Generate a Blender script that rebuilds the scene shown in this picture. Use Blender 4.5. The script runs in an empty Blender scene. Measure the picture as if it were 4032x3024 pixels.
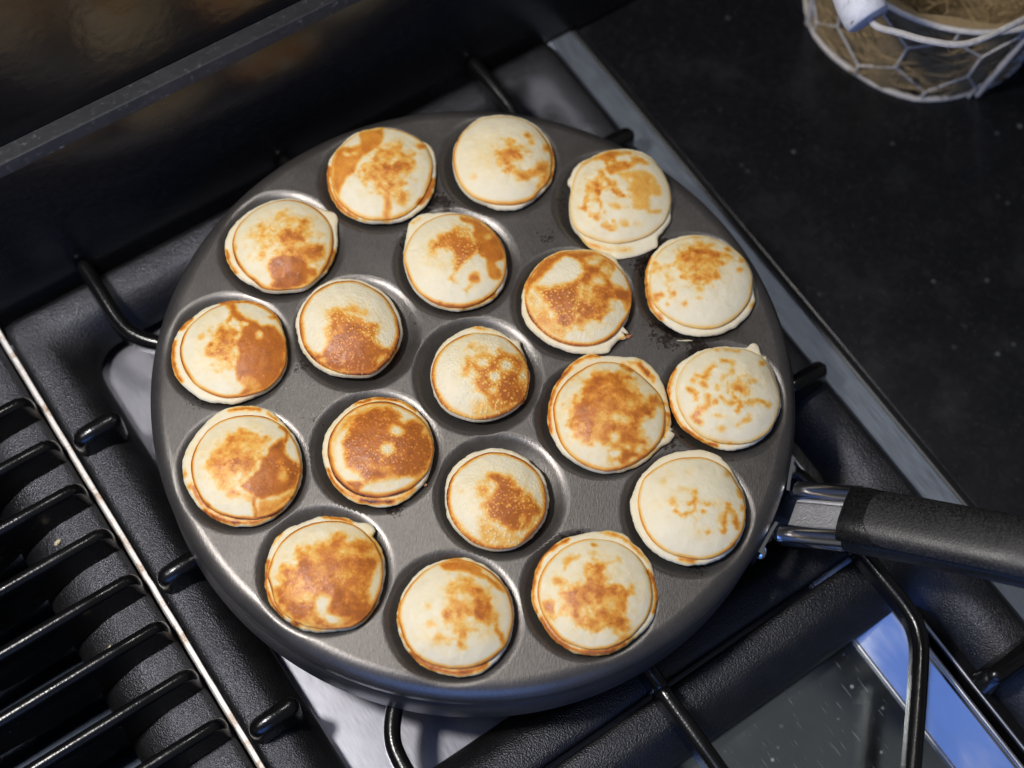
import bpy, math, random
import numpy as np
random.seed(7)
S = 0.001                                   # everything below is written in millimetres
scene = bpy.context.scene
COL = scene.collection

# ------------------------------------------------------------------ camera
def look_matrix(pos, right, up, fwd):
    from mathutils import Matrix
    m = Matrix(((right[0], up[0], -fwd[0], pos[0]), (right[1], up[1], -fwd[1], pos[1]),
                (right[2], up[2], -fwd[2], pos[2]), (0, 0, 0, 1)))
    return m
EL, ROLL, DIST = math.radians(65.397844), math.radians(8.4798), 598.82
cpos = np.array([14.132, -1.6955 - DIST * math.cos(EL), DIST * math.sin(EL)])
fw = np.array([0, math.cos(EL), -math.sin(EL)])
r0 = np.array([1.0, 0, 0]); u0 = np.cross(r0, fw)
rt = math.cos(ROLL) * r0 + math.sin(ROLL) * u0
up = -math.sin(ROLL) * r0 + math.cos(ROLL) * u0
cam = bpy.data.cameras.new('camera')
cam_o = bpy.data.objects.new('camera', cam); COL.objects.link(cam_o)
cam_o.matrix_world = look_matrix(cpos * S, rt, up, fw)
cam.sensor_width = 36.0; cam.lens = 5891.07 / 4032 * 36.0
cam.clip_start = 0.02; cam.clip_end = 20
cam.dof.use_dof = True; cam.dof.focus_distance = 0.585; cam.dof.aperture_fstop = 6.0
scene.camera = cam_o

# ------------------------------------------------------------------ light
scene.view_settings.view_transform = 'Standard'
scene.view_settings.look = 'None'
scene.view_settings.exposure = 0.0
scene.view_settings.gamma = 1.0
world = bpy.data.worlds.new('World'); scene.world = world; world.use_nodes = True
bg = world.node_tree.nodes['Background']
bg.inputs[0].default_value = (0.93, 0.95, 1.0, 1); bg.inputs[1].default_value = 0.10

def area(name, loc, target, size, power, color, shape='DISK', sy=None):
    from mathutils import Vector
    l = bpy.data.lights.new(name, 'AREA'); l.shape = shape; l.size = size * S; l.energy = power; l.color = color
    if sy: l.size_y = sy * S
    o = bpy.data.objects.new(name, l); COL.objects.link(o)
    o.location = Vector(loc) * S
    d = Vector(target) - Vector(loc)
    o.rotation_euler = d.to_track_quat('-Z', 'Y').to_euler()
    return o
area('hood_lamp', (-305, -150, 620), (0, 0, 0), 80, 4.3, (1.0, 0.965, 0.93))          # cooker hood lamp over the hob, left
area('hood_lamp', (-60, 150, 640), (0, 0, 0), 80, 1.0, (1.0, 0.96, 0.92))           # second hood lamp
area('soft_fill', (-900, -500, 1500), (0, 0, 0), 400, 2.5, (1.0, 0.95, 0.9))        # soft fill added high on the left, no known lamp there
area('window_light', (150, -1500, 430), (60, -80, -20), 1100, 6.5, (0.09, 0.29, 1.0), 'RECTANGLE', 850)  # dusk-blue window behind the viewer
area('slope_blue_panel', (-260, -600, 1560), (60, -80, -20), 700, 1.2, (0.12, 0.31, 1.0), 'RECTANGLE', 700)    # unseen blue panel added overhead for the tray slope to reflect

# ------------------------------------------------------------------ helpers
HOB = math.radians(42.0489)                 # the hob stands turned to the picture; u runs along the wall, v towards it
def hob(u, v, z=0.0):
    return (u * math.cos(HOB) - v * math.sin(HOB), u * math.sin(HOB) + v * math.cos(HOB), z)

class MB:
    def __init__(s): s.v = []; s.f = []
    def add(s, verts, faces):
        n = len(s.v); s.v.extend([tuple(p) for p in verts]); s.f.extend([tuple(i + n for i in f) for f in faces]); return n
    def loft(s, rings, close=True, cap0=True, cap1=True):
        n = len(rings[0]); vs = [p for r in rings for p in r]; fs = []
        for i in range(len(rings) - 1):
            for j in range(n if close else n - 1):
                k = (j + 1) % n
                fs.append((i * n + j, i * n + k, (i + 1) * n + k, (i + 1) * n + j))
        if cap0: fs.append(tuple(range(n - 1, -1, -1)))
        if cap1: fs.append(tuple((len(rings) - 1) * n + j for j in range(n)))
        s.add(vs, fs)
    def tube(s, path, rad, seg=10, closed=False):
        path = [np.array(p, float) for p in path]; n = len(path)
        rads = rad if hasattr(rad, '__len__') else [rad] * n
        rings = []; ref = None
        for i in range(n):
            a = path[(i - 1) % n] if (closed or i > 0) else path[i]
            b = path[(i + 1) % n] if (closed or i < n - 1) else path[i]
            t = b - a; t = t / (np.linalg.norm(t) + 1e-9)
            if ref is None:
                ref = np.array([0, 0, 1.0]) if abs(t[2]) < .9 else np.array([1.0, 0, 0])
            x = np.cross(ref, t); x /= np.linalg.norm(x) + 1e-9; y = np.cross(t, x); ref = y
            rings.append([path[i] + rads[i] * (x * math.cos(q) + y * math.sin(q)) for q in np.linspace(0, 2 * math.pi, seg, endpoint=False)])
        if closed:
            rings.append(rings[0]); s.loft(rings, True, False, False)
        else:
            s.loft(rings)
    def bar(s, path, w, h, end0=True, end1=True, hs=None, flare=1.0):
        """a bar with a half-round top swept along a path that runs along its crest"""
        path = [np.array(p, float) for p in path]; n = len(path); rings = []
        hs = hs or [h] * n
        prof = [(-w / 2 * math.cos(q), -w / 2 + w / 2 * math.sin(q)) for q in np.linspace(0, math.pi, 9)]
        def ring(p, t, hh, sc=1.0, drop=0.0):
            t = np.array([t[0], t[1], 0]); t /= np.linalg.norm(t)
            side = np.array([t[1], -t[0], 0])
            pts = [(-w / 2 * flare, -hh), (-w / 2 * (.6 * flare + .4), -hh * .6), *prof, (w / 2 * (.6 * flare + .4), -hh * .6), (w / 2 * flare, -hh)]
            return [p + side * a * sc + np.array([0, 0, max(b - drop, -hh)]) for a, b in pts]
        tan = [path[min(i + 1, n - 1)] - path[max(i - 1, 0)] for i in range(n)]
        tan = [t / np.linalg.norm(t) for t in tan]
        if end0:
            for q in (90, 60, 30):
                c = math.cos(math.radians(q)); sn = math.sin(math.radians(q))
                rings.append(ring(path[0] - tan[0] * (w / 2) * sn, tan[0], hs[0], max(c, .15), (w / 2) * (1 - c)))
        for i in range(n): rings.append(ring(path[i], tan[i], hs[i]))
        if end1:
            for q in (30, 60, 90):
                c = math.cos(math.radians(q)); sn = math.sin(math.radians(q))
                rings.append(ring(path[-1] + tan[-1] * (w / 2) * sn, tan[-1], hs[-1], max(c, .15), (w / 2) * (1 - c)))
        s.loft(rings)
    def build(s, name, mat, parent=None, smooth=True, sharp=35):
        return mesh_obj(name, np.array(s.v, float), s.f, mat, parent, smooth, sharp)

def mesh_obj(name, verts, faces, mat, parent=None, smooth=True, sharp=35, normals=None):
    me = bpy.data.meshes.new(name)
    me.from_pydata((np.asarray(verts) * S).tolist(), [], [tuple(int(i) for i in f) for f in faces] if not isinstance(faces, list) else faces)
    me.materials.append(mat)
    if smooth:
        me.polygons.foreach_set('use_smooth', [True] * len(me.polygons))
        if sharp and normals is None: me.set_sharp_from_angle(angle=math.radians(sharp))
    me.update()
    if normals is not None: me.normals_split_custom_set_from_vertices(normals.tolist())
    o = bpy.data.objects.new(name, me); COL.objects.link(o)
    if parent is not None: o.parent = parent
    return o
def tag(o, label=None, cat=None, group=None, kind=None):
    if label: o['label'] = label
    if cat: o['category'] = cat
    if group: o['group'] = group
    if kind: o['kind'] = kind
    return o
def thing(name, label, cat, loc=(0, 0, 0), rz=0.0, group=None):
    o = bpy.data.objects.new(name, None); COL.objects.link(o); o.empty_display_size = .02
    o.location = tuple(c * S for c in loc); o.rotation_euler = (0, 0, rz)
    return tag(o, label, cat, group)
def box(mb, x0, x1, y0, y1, z0, z1, bev=0.0):
    if bev <= 0:
        mb.add([(x0, y0, z0), (x1, y0, z0), (x1, y1, z0), (x0, y1, z0), (x0, y0, z1), (x1, y0, z1), (x1, y1, z1), (x0, y1, z1)],
               [(3, 2, 1, 0), (4, 5, 6, 7), (0, 1, 5, 4), (1, 2, 6, 5), (2, 3, 7, 6), (3, 0, 4, 7)]); return
    def rect(i, z): return [(x0 + i, y0 + i, z), (x1 - i, y0 + i, z), (x1 - i, y1 - i, z), (x0 + i, y1 - i, z)]
    mb.loft([rect(0, z0), rect(0, z1 - bev), rect(bev * .3, z1 - bev * .3), rect(bev, z1)])

# --- numpy value noise
def vnoise(x, y, seed=0):
    xi = np.floor(x).astype(np.int64); yi = np.floor(y).astype(np.int64); fx = x - xi; fy = y - yi
    def h(a, b):
        n = (a * 374761393 + b * 668265263 + seed * 974634777) & 0xffffffff
        n = ((n ^ (n >> 13)) * 1274126177) & 0xffffffff
        return ((n ^ (n >> 16)) & 0xffff) / 65535.0
    sx = fx * fx * (3 - 2 * fx); sy = fy * fy * (3 - 2 * fy)
    a = h(xi, yi) * (1 - sx) + h(xi + 1, yi) * sx; b = h(xi, yi + 1) * (1 - sx) + h(xi + 1, yi + 1) * sx
    return a * (1 - sy) + b * sy
def fbm(x, y, seed=0, oct=3):
    t = 0; a = .5; 
    for o in range(oct): t = t + a * vnoise(x * 2 ** o, y * 2 ** o, seed + o); a *= .5
    return t / (1 - .5 ** oct) - .5

# ------------------------------------------------------------------ materials
def mat(name):
    m = bpy.data.materials.new(name); m.use_nodes = True
    nt = m.node_tree; b = nt.nodes['Principled BSDF']
    return m, nt, b
def N(nt, typ, **kw):
    n = nt.nodes.new(typ)
    for k, v in kw.items():
        if k.startswith('i_'): n.inputs[k[2:].replace('_', ' ')].default_value = v
        else: setattr(n, k, v)
    return n
def noise(nt, scale, detail=4, rough=.55, vec=None, stretch=None):
    tc = nt.nodes.new('ShaderNodeTexCoord'); n = nt.nodes.new('ShaderNodeTexNoise')
    n.inputs['Scale'].default_value = scale; n.inputs['Detail'].default_value = detail; n.inputs['Roughness'].default_value = rough
    src = tc.outputs['Object']
    if stretch:
        mp = nt.nodes.new('ShaderNodeMapping'); mp.inputs['Scale'].default_value = stretch
        nt.links.new(src, mp.inputs[0]); src = mp.outputs[0]
    nt.links.new(src, n.inputs['Vector']); return n
def ramp(nt, src, stops):
    r = nt.nodes.new('ShaderNodeValToRGB'); e = r.color_ramp.elements
    while len(e) < len(stops): e.new(.5)
    for el, (p, c) in zip(e, stops): el.position = p; el.color = (*c, 1) if len(c) == 3 else c
    nt.links.new(src, r.inputs[0]); return r
def g(v): return (v, v, v)
def math_n(nt, op, a, b=None, clamp=False):
    n = nt.nodes.new('ShaderNodeMath'); n.operation = op; n.use_clamp = clamp
    for i, s_ in enumerate((a, b)):
        if s_ is None: continue
        if isinstance(s_, (int, float)): n.inputs[i].default_value = s_
        else: nt.links.new(s_, n.inputs[i])
    return n.outputs[0]
def bump(nt, b, src, strength, dist, prev=None):
    n = nt.nodes.new('ShaderNodeBump'); n.inputs['Strength'].default_value = strength; n.inputs['Distance'].default_value = dist * S
    nt.links.new(src, n.inputs['Height'])
    if prev is not None: nt.links.new(prev, n.inputs['Normal'])
    nt.links.new(n.outputs[0], b.inputs['Normal']); return n.outputs[0]
def mix(nt, fac, a, b):
    n = nt.nodes.new('ShaderNodeMix'); n.data_type = 'RGBA'
    if isinstance(fac, (int, float)): n.inputs[0].default_value = fac
    else: nt.links.new(fac, n.inputs[0])
    for i, c in ((6, a), (7, b)):
        if isinstance(c, tuple): n.inputs[i].default_value = (*c, 1)
        else: nt.links.new(c, n.inputs[i])
    return n.outputs[2]

def iron_mat(name, pebble=.35, scale=900, rough=(.30, .5), base=.011):
    m, nt, b = mat(name)
    n1 = noise(nt, scale, 2, .5); n2 = noise(nt, 60, 4, .6)
    nt.links.new(ramp(nt, n2.outputs[0], [(.3, (base * .8, base * .8, base * .85)), (.75, (base * 1.5, base * 1.45, base * 1.4))]).outputs[0], b.inputs['Base Color'])
    nt.links.new(ramp(nt, n2.outputs[0], [(.3, g(rough[0])), (.7, g(rough[1]))]).outputs[0], b.inputs['Roughness'])
    p = bump(nt, b, n1.outputs[0], pebble, .5)
    n3 = noise(nt, 170, 3, .5)
    bump(nt, b, n3.outputs[0], pebble * .14, .6, p)
    return m
IRON = iron_mat('cast_iron_enamel', .85, 1500, (.32, .50), .006)
IRON.node_tree.nodes['Principled BSDF'].inputs['Specular IOR Level'].default_value = .78
IRON.node_tree.nodes['Principled BSDF'].inputs['Specular Tint'].default_value = (.86, .88, 1, 1)
IRON_SMOOTH = iron_mat('smooth_black_enamel', .16, 900, (.17, .28), .004)

def steel_mat(name, base, rough, stretch, b_str=.05, scale=300, var=.8):
    m, nt, b = mat(name); b.inputs['Metallic'].default_value = 1
    n = noise(nt, scale, 4, .6, stretch=stretch); n2 = noise(nt, 25, 4, .6)
    nt.links.new(ramp(nt, n.outputs[0], [(.3, tuple(c * var for c in base)), (.7, base)]).outputs[0], b.inputs['Base Color'])
    a = ramp(nt, n.outputs[0], [(.2, g(rough * .8)), (.8, g(rough * 1.25))])
    if rough > .2: nt.links.new(a.outputs[0], b.inputs['Roughness'])
    else: b.inputs['Roughness'].default_value = rough
    bump(nt, b, n.outputs[0], b_str, .1)
    return m
STEEL = steel_mat('brushed_steel', (.53, .53, .59), .34, (14, .3, 1), .10, 420, .66)
STEEL_FRONT = steel_mat('worn_tray_steel', (.50, .55, .56), .19, (14, .3, 1), .04, 420, .85)
nt = STEEL_FRONT.node_tree; b = nt.nodes['Principled BSDF']
dv = N(nt, 'ShaderNodeTexVoronoi'); dtc = nt.nodes.new('ShaderNodeTexCoord'); nt.links.new(dtc.outputs['Object'], dv.inputs['Vector']); dv.inputs['Scale'].default_value = 150
dk = nt.nodes.new('ShaderNodeSeparateColor'); nt.links.new(dv.outputs['Color'], dk.inputs[0])
dots_ = math_n(nt, 'MULTIPLY', ramp(nt, dv.outputs['Distance'], [(.05, g(1)), (.16, g(0))]).outputs[0], ramp(nt, dk.outputs[0], [(.55, g(0)), (.95, g(1))]).outputs[0])
scr = ramp(nt, noise(nt, 300, 2, .5, stretch=(6, .25, 1)).outputs[0], [(.66, g(0)), (.72, g(.5))]).outputs[0]
dots_ = math_n(nt, 'MULTIPLY', math_n(nt, 'ADD', dots_, scr, True), .7)
nt.links.new(math_n(nt, 'SUBTRACT', 1.0, math_n(nt, 'MULTIPLY', dots_, .55)), b.inputs['Metallic'])
sl = noise(nt, 18, 4, .6); nt.links.new(math_n(nt, 'ADD', ramp(nt, sl.outputs[0], [(.3, g(.12)), (.7, g(.26))]).outputs[0], math_n(nt, 'MULTIPLY', dots_, .4)), b.inputs['Roughness'])
SLOPE = steel_mat('bright_tray_slope', (.55, .57, .61), .12, (1, 1, 1), .0, 60, .96)
STEEL_TRIM = steel_mat('steel_trim', (.64, .72, .84), .40, (6, .3, 1), .06)
CHROME = steel_mat('polished_steel', (.84, .85, .87), .17, (1, 1, 1), .0, 60, .97)
BEAD = steel_mat('bright_bead', (.85, .85, .86), .32, (1, 1, 1), .0, 60, .97)
STRIP = steel_mat('bare_steel_strip', (.90, .88, .86), .5, (1, 1, 1), .05)
nt = SLOPE.node_tree; sl = noise(nt, 22, 4, .6, stretch=(2, .6, 1)); nt.links.new(ramp(nt, sl.outputs[0], [(.35, g(.10)), (.7, g(.34))]).outputs[0], nt.nodes['Principled BSDF'].inputs['Roughness'])
nt = STRIP.node_tree; b = nt.nodes['Principled BSDF']; b.inputs['Metallic'].default_value = .15
sn = noise(nt, 95, 5, .7)
nt.links.new(ramp(nt, sn.outputs[0], [(.30, (.10, .055, .03)), (.42, (.62, .50, .40)), (.50, (.86, .82, .78))]).outputs[0], b.inputs['Base Color'])
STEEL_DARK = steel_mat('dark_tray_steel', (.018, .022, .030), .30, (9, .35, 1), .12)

# pan coating
PAN, nt, b = mat('grey_nonstick')
b.inputs['Metallic'].default_value = .8
att = N(nt, 'ShaderNodeVertexColor', layer_name='burn')
sep = nt.nodes.new('ShaderNodeSeparateColor'); nt.links.new(att.outputs[0], sep.inputs[0])
n1 = noise(nt, 800, 3, .6, stretch=(2.4, .7, 1)); n2 = noise(nt, 45, 5, .6); n3 = noise(nt, 700, 4, .7)
basec = ramp(nt, n2.outputs[0], [(.3, (.140, .130, .121)), (.7, (.178, .166, .155))]).outputs[0]
spk = ramp(nt, n1.outputs[0], [(.32, g(.84)), (.72, g(1.12))]).outputs[0]
mm = nt.nodes.new('ShaderNodeMix'); mm.data_type = 'RGBA'; mm.blend_type = 'MULTIPLY'; mm.inputs[0].default_value = 1
nt.links.new(basec, mm.inputs[6]); nt.links.new(spk, mm.inputs[7])
bz = math_n(nt, 'MULTIPLY', sep.outputs[0], 1.0)
bth = math_n(nt, 'GREATER_THAN', math_n(nt, 'ADD', math_n(nt, 'MULTIPLY', bz, .55), n3.outputs[0]), .76)
nz = noise(nt, 160, 3, .6)
bfac = math_n(nt, 'MULTIPLY', bth, ramp(nt, nz.outputs[0], [(.42, g(0)), (.5, g(1))]).outputs[0])
bfac = math_n(nt, 'MULTIPLY', bfac, .85)
nt.links.new(mix(nt, bfac, mm.outputs[2], (.030, .020, .016)), b.inputs['Base Color'])
oil = noise(nt, 210, 3, .6)
of = math_n(nt, 'MULTIPLY', sep.outputs[1], ramp(nt, oil.outputs[0], [(.40, g(0)), (.62, g(1))]).outputs[0])
of = math_n(nt, 'ADD', of, math_n(nt, 'MULTIPLY', ramp(nt, noise(nt, 520, 2, .5).outputs[0], [(.66, g(0)), (.70, g(1))]).outputs[0], .5), True)
rg = ramp(nt, n2.outputs[0], [(.3, g(.37)), (.7, g(.43))]).outputs[0]
nt.links.new(math_n(nt, 'SUBTRACT', rg, math_n(nt, 'MULTIPLY', of, .06)), b.inputs['Roughness'])
bump(nt, b, n1.outputs[0], .34, .25)

# poffertje crust: R = browning, G = mottling, B = bubbles (all painted on the crust itself)
CAKE, nt, b = mat('pancake_crust')
att = N(nt, 'ShaderNodeVertexColor', layer_name='crust')
sep = nt.nodes.new('ShaderNodeSeparateColor'); nt.links.new(att.outputs[0], sep.inputs[0])
R_, G_, B_ = sep.outputs
nf = noise(nt, 260, 4, .55); nf2 = noise(nt, 1300, 3, .6)
vor = N(nt, 'ShaderNodeTexVoronoi'); tc = nt.nodes.new('ShaderNodeTexCoord')
wn = noise(nt, 400, 2, .5)
wv = nt.nodes.new('ShaderNodeVectorMath'); wv.operation = 'MULTIPLY_ADD'
nt.links.new(wn.outputs['Color'], wv.inputs[0]); wv.inputs[1].default_value = (.0006,) * 3; nt.links.new(tc.outputs['Object'], wv.inputs[2])
flat = nt.nodes.new('ShaderNodeVectorMath'); flat.operation = 'MULTIPLY'; flat.inputs[1].default_value = (1, 1, .0)
nt.links.new(wv.outputs[0], flat.inputs[0]); nt.links.new(flat.outputs[0], vor.inputs['Vector']); vor.inputs['Scale'].default_value = 720
bub = ramp(nt, vor.outputs['Distance'], [(.18, g(1)), (.48, g(0))]).outputs[0]
vor2 = N(nt, 'ShaderNodeTexVoronoi'); nt.links.new(flat.outputs[0], vor2.inputs['Vector']); vor2.inputs['Scale'].default_value = 520
dots = ramp(nt, vor2.outputs['Distance'], [(.05, g(1)), (.16, g(0))]).outputs[0]
nm = math_n(nt, 'MULTIPLY', math_n(nt, 'SUBTRACT', nf.outputs[0], .5), math_n(nt, 'MULTIPLY', G_, 2.0))
v = math_n(nt, 'ADD', R_, math_n(nt, 'MULTIPLY', nm, ramp(nt, R_, [(.02, g(0)), (.35, g(1))]).outputs[0]))
ba = math_n(nt, 'MULTIPLY', math_n(nt, 'MULTIPLY', bub, B_), math_n(nt, 'MULTIPLY', R_, .6))
v = math_n(nt, 'SUBTRACT', math_n(nt, 'ADD', v, math_n(nt, 'MULTIPLY', math_n(nt, 'MULTIPLY', B_, R_), .20)), ba)
v = math_n(nt, 'SUBTRACT', v, math_n(nt, 'MULTIPLY', math_n(nt, 'MULTIPLY', dots, R_), .26))
v = math_n(nt, 'ADD', v, math_n(nt, 'MULTIPLY', math_n(nt, 'SUBTRACT', nf2.outputs[0], .5), math_n(nt, 'MULTIPLY', R_, .26)), True)
v = math_n(nt, 'MINIMUM', v, math_n(nt, 'MAXIMUM', .86, math_n(nt, 'MULTIPLY', R_, 1.0)))
cr = ramp(nt, v, [(0, (.77, .70, .52)), (.15, (.78, .64, .37)), (.36, (.79, .465, .105)), (.54, (.72, .305, .044)), (.70, (.56, .178, .023)), (.84, (.45, .135, .022)), (1, (.075, .018, .014))])
pale = noise(nt, 150, 4, .6)
pm = nt.nodes.new('ShaderNodeMix'); pm.data_type = 'RGBA'; pm.blend_type = 'MULTIPLY'; pm.inputs[0].default_value = 1
nt.links.new(cr.outputs[0], pm.inputs[6]); nt.links.new(ramp(nt, pale.outputs[0], [(.3, (.93, .93, .90)), (.7, (1.0, 1.0, 1.0))]).outputs[0], pm.inputs[7])
nt.links.new(pm.outputs[2], b.inputs['Base Color'])
nt.links.new(ramp(nt, R_, [(0, g(.62)), (.8, g(.40))]).outputs[0], b.inputs['Roughness'])
b.inputs['Subsurface Weight'].default_value = .12
b.inputs['Subsurface Radius'].default_value = (1.0, .5, .25); b.inputs['Subsurface Scale'].default_value = .0018
hb = math_n(nt, 'ADD', math_n(nt, 'MULTIPLY', math_n(nt, 'MULTIPLY', bub, B_), .8), math_n(nt, 'MULTIPLY', nf.outputs[0], .7))
hb = math_n(nt, 'ADD', hb, math_n(nt, 'MULTIPLY', nf2.outputs[0], .25))
pz = N(nt, 'ShaderNodeTexVoronoi'); nt.links.new(flat.outputs[0], pz.inputs['Vector']); pz.inputs['Scale'].default_value = 640
hb = math_n(nt, 'ADD', hb, ramp(nt, pz.outputs['Distance'], [(.02, g(0)), (.22, g(.35))]).outputs[0])
bump(nt, b, hb, .5, .5)

def granite_mat(name, base, rough, fleck, bumpy=.03, dust=0.0):
    m, nt, b = mat(name)
    a = noise(nt, 420, 3, .7); c = noise(nt, 35, 4, .6)
    col = ramp(nt, a.outputs[0], [(.45, (base, base * 1.04, base * 1.3)), (.62, (base * 1.6, base * 1.65, base * 2.0)), (.74, (fleck, fleck, fleck * 1.05))]).outputs[0]
    if dust:
        v = N(nt, 'ShaderNodeTexVoronoi'); v.inputs['Scale'].default_value = 85; tc = nt.nodes.new('ShaderNodeTexCoord'); nt.links.new(tc.outputs['Object'], v.inputs['Vector'])
        s1 = ramp(nt, v.outputs['Distance'], [(.03, g(1)), (.14, g(0))]).outputs[0]
        k = nt.nodes.new('ShaderNodeSeparateColor'); nt.links.new(v.outputs['Color'], k.inputs[0])
        f = math_n(nt, 'MULTIPLY', s1, math_n(nt, 'MULTIPLY', ramp(nt, k.outputs[0], [(.6, g(0)), (1, g(.55))]).outputs[0], dust))
        cl = ramp(nt, c.outputs[0], [(.55, g(0)), (.8, g(.03))]).outputs[0]
        f = math_n(nt, 'ADD', f, cl, True)
        col = mix(nt, f, col, (.30, .31, .33))
    nt.links.new(col, b.inputs['Base Color'])
    nt.links.new(ramp(nt, c.outputs[0], [(.3, g(rough * .85)), (.7, g(rough * 1.2))]).outputs[0], b.inputs['Roughness'])
    d = noise(nt, 260, 3, .6); bump(nt, b, d.outputs[0], bumpy, .5)
    return m
GRANITE = granite_mat('black_granite', .0055, .26, .020, .03, .6)
GRANITE_EDGE = granite_mat('granite_honed_edge', .009, .55, .07, .2, .9)
GRANITE_WALL = granite_mat('granite_polished', .006, .24, .012, .22)
WALLM, nt, b = mat('black_glossy_wall')
b.inputs['Base Color'].default_value = (.006, .006, .007, 1); b.inputs['Roughness'].default_value = .22; b.inputs['IOR'].default_value = 1.55
wa = noise(nt, 190, 3, .5); wb = noise(nt, 22, 3, .5)
p = bump(nt, b, wa.outputs[0], .38, .5); bump(nt, b, wb.outputs[0], .30, 1.2, p)
def plain(name, col, rough, metallic=0, bs=0, sc=500, spec=.5):
    m, nt, b = mat(name); b.inputs['Roughness'].default_value = rough; b.inputs['Metallic'].default_value = metallic
    b.inputs['Specular IOR Level'].default_value = spec
    n = noise(nt, sc, 4, .6)
    nt.links.new(ramp(nt, n.outputs[0], [(.3, tuple(c * .8 for c in col)), (.7, tuple(min(1, c * 1.15) for c in col))]).outputs[0], b.inputs['Base Color'])
    if bs: bump(nt, b, n.outputs[0], bs, .3)
    return m
def grainy(name, c0, c1, rough, bs):
    m, nt, b = mat(name); n = noise(nt, 1400, 1, .5); n2 = noise(nt, 90, 3, .6)
    nt.links.new(ramp(nt, n.outputs[0], [(.4, g(c0)), (.68, (c1, c1 * .96, c1 * 1.02))]).outputs[0], b.inputs['Base Color'])
    nt.links.new(ramp(nt, n2.outputs[0], [(.3, g(rough)), (.7, g(rough * 1.3))]).outputs[0], b.inputs['Roughness'])
    bump(nt, b, n.outputs[0], bs, .3); return m
BAKELITE = grainy('black_handle_plastic', .003, .012, .25, .25)
BAKELITE_PAD = grainy('matt_handle_pad', .004, .030, .40, .3)
RUBBER = plain('black_seal', (.012, .012, .013), .5)
WHITE_WIRE = plain('white_painted_wire', (.54, .51, .47), .6, 0, .6, 300)
WHITE_WOOD, nt, b = mat('white_painted_wood'); b.inputs['Roughness'].default_value = .6
wn_ = noise(nt, 240, 5, .7, stretch=(1, 1, .4))
nt.links.new(ramp(nt, wn_.outputs[0], [(.30, (.18, .15, .12)), (.36, (.55, .56, .60)), (.6, (.66, .67, .72))]).outputs[0], b.inputs['Base Color']); bump(nt, b, wn_.outputs[0], .5, .5)
STRAW = plain('straw', (.30, .215, .105), .6, 0, .2, 300)
STRAW_DARK = plain('straw_lining', (.25, .18, .09), .75, 0, .8, 220)
CRUMB = plain('crumb', (.42, .17, .07), .7, 0, .6, 900)
CRUMB_PALE = plain('pale_crumb', (.62, .55, .38), .7, 0, .6, 900)
# ------------------------------------------------------------------ setting: worktop, upstand, wall
m_ = MB(); box(m_, 164.6, 1100, -900, 151.5, -88, -58.5, 1.2)
o = m_.build('worktop', GRANITE, None, True, 30); o.rotation_euler.z = HOB; tag(o, kind='structure')
m_ = MB()
prof = [(151.8, -95), (151.8, 43.9), (152.1, 44.6), (154.3, 47.8), (155.0, 48.2), (161.4, 48.3), (161.4, -95)]
m_.loft([[(u, a, z) for a, z in prof] for u in (-1100, 1100)])
o = m_.build('upstand', GRANITE_WALL, None, True, 25); o.rotation_euler.z = HOB; tag(o, kind='structure')
o.data.materials.append(GRANITE_EDGE)
for p in o.data.polygons:
    if 43.5 * S < p.center.z < 50 * S and abs(p.normal.z) > .1: p.material_index = 1
m_ = MB(); box(m_, -1100, 1100, 161.6, 190, -95, 900)
o = m_.build('wall', WALLM, None, False); o.rotation_euler.z = HOB; tag(o, kind='structure')

# ------------------------------------------------------------------ the gas hob
hobt = thing('gas_hob', 'built-in stainless steel gas hob with black cast iron grates and a steel edge strip', 'hob', (0, 0, -72), HOB)
def hp(mb, name, material, smooth=True, sharp=35):
    mb.v = [(p[0], p[1], p[2] + 72) for p in mb.v]
    return mb.build(name, material, hobt, smooth, sharp)
# pressed tray: floor, sloping side, flat margin
m_ = MB()
pr = [(106.2, -62.0), (107.6, -62.2), (108.4, -66.5), (110.4, -66.5), (111.2, -61.2), (113, -60.6), (146, -60.6)]
m_.loft([[(a, v, z) for a, z in pr] for v in np.linspace(-640, 151, 24)], close=False, cap0=False, cap1=False)
hp(m_, 'tray_margin', IRON_SMOOTH, True, 20)
m_ = MB(); pr = [(-149.3, -72.0), (80, -72.0), (85.6, -71.8)]
m_.loft([[(a, v, z) for a, z in pr] for v in np.linspace(-138, 151, 12)], close=False, cap0=False, cap1=False)
hp(m_, 'tray_floor', STEEL, True, 20)
m_ = MB(); m_.loft([[(a, v, z) for a, z in pr] for v in np.linspace(-640, -138, 12)], close=False, cap0=False, cap1=False)
hp(m_, 'tray_floor', STEEL_FRONT, True, 20)
m_ = MB(); pr = [(85.6, -71.8), (86.4, -71.3), (87.4, -70.4), (104.6, -63.0), (105.6, -62.2), (106.2, -62.0)]
m_.loft([[(a, v, z) for a, z in pr] for v in np.linspace(-640, 151, 24)], close=False, cap0=False, cap1=False)
hp(m_, 'tray_slope', SLOPE, True, 8)
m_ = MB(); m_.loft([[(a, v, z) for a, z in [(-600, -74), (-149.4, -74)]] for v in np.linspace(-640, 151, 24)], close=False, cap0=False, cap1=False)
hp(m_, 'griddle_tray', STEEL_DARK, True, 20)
for bu, bz, br_, nm in ((86.5, -71.0, .9, 'tray_bead'), (106.8, -61.9, 1.0, 'tray_bead'), (112.2, -60.6, .7, 'tray_bead')):
    m_ = MB(); m_.tube([(bu, v, bz) for v in np.linspace(-640, 151, 12)], br_, 12); hp(m_, nm, BEAD, True, 80)
m_ = MB(); pr = [(145.6, -70), (145.6, -57.0), (146.6, -56.0), (159, -56.0), (159.8, -56.8), (159.8, -70)]
m_.loft([[(a, v, z) for a, z in pr] for v in (-640, 151)]); hp(m_, 'edge_strip', STEEL_TRIM, True, 25)
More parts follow.
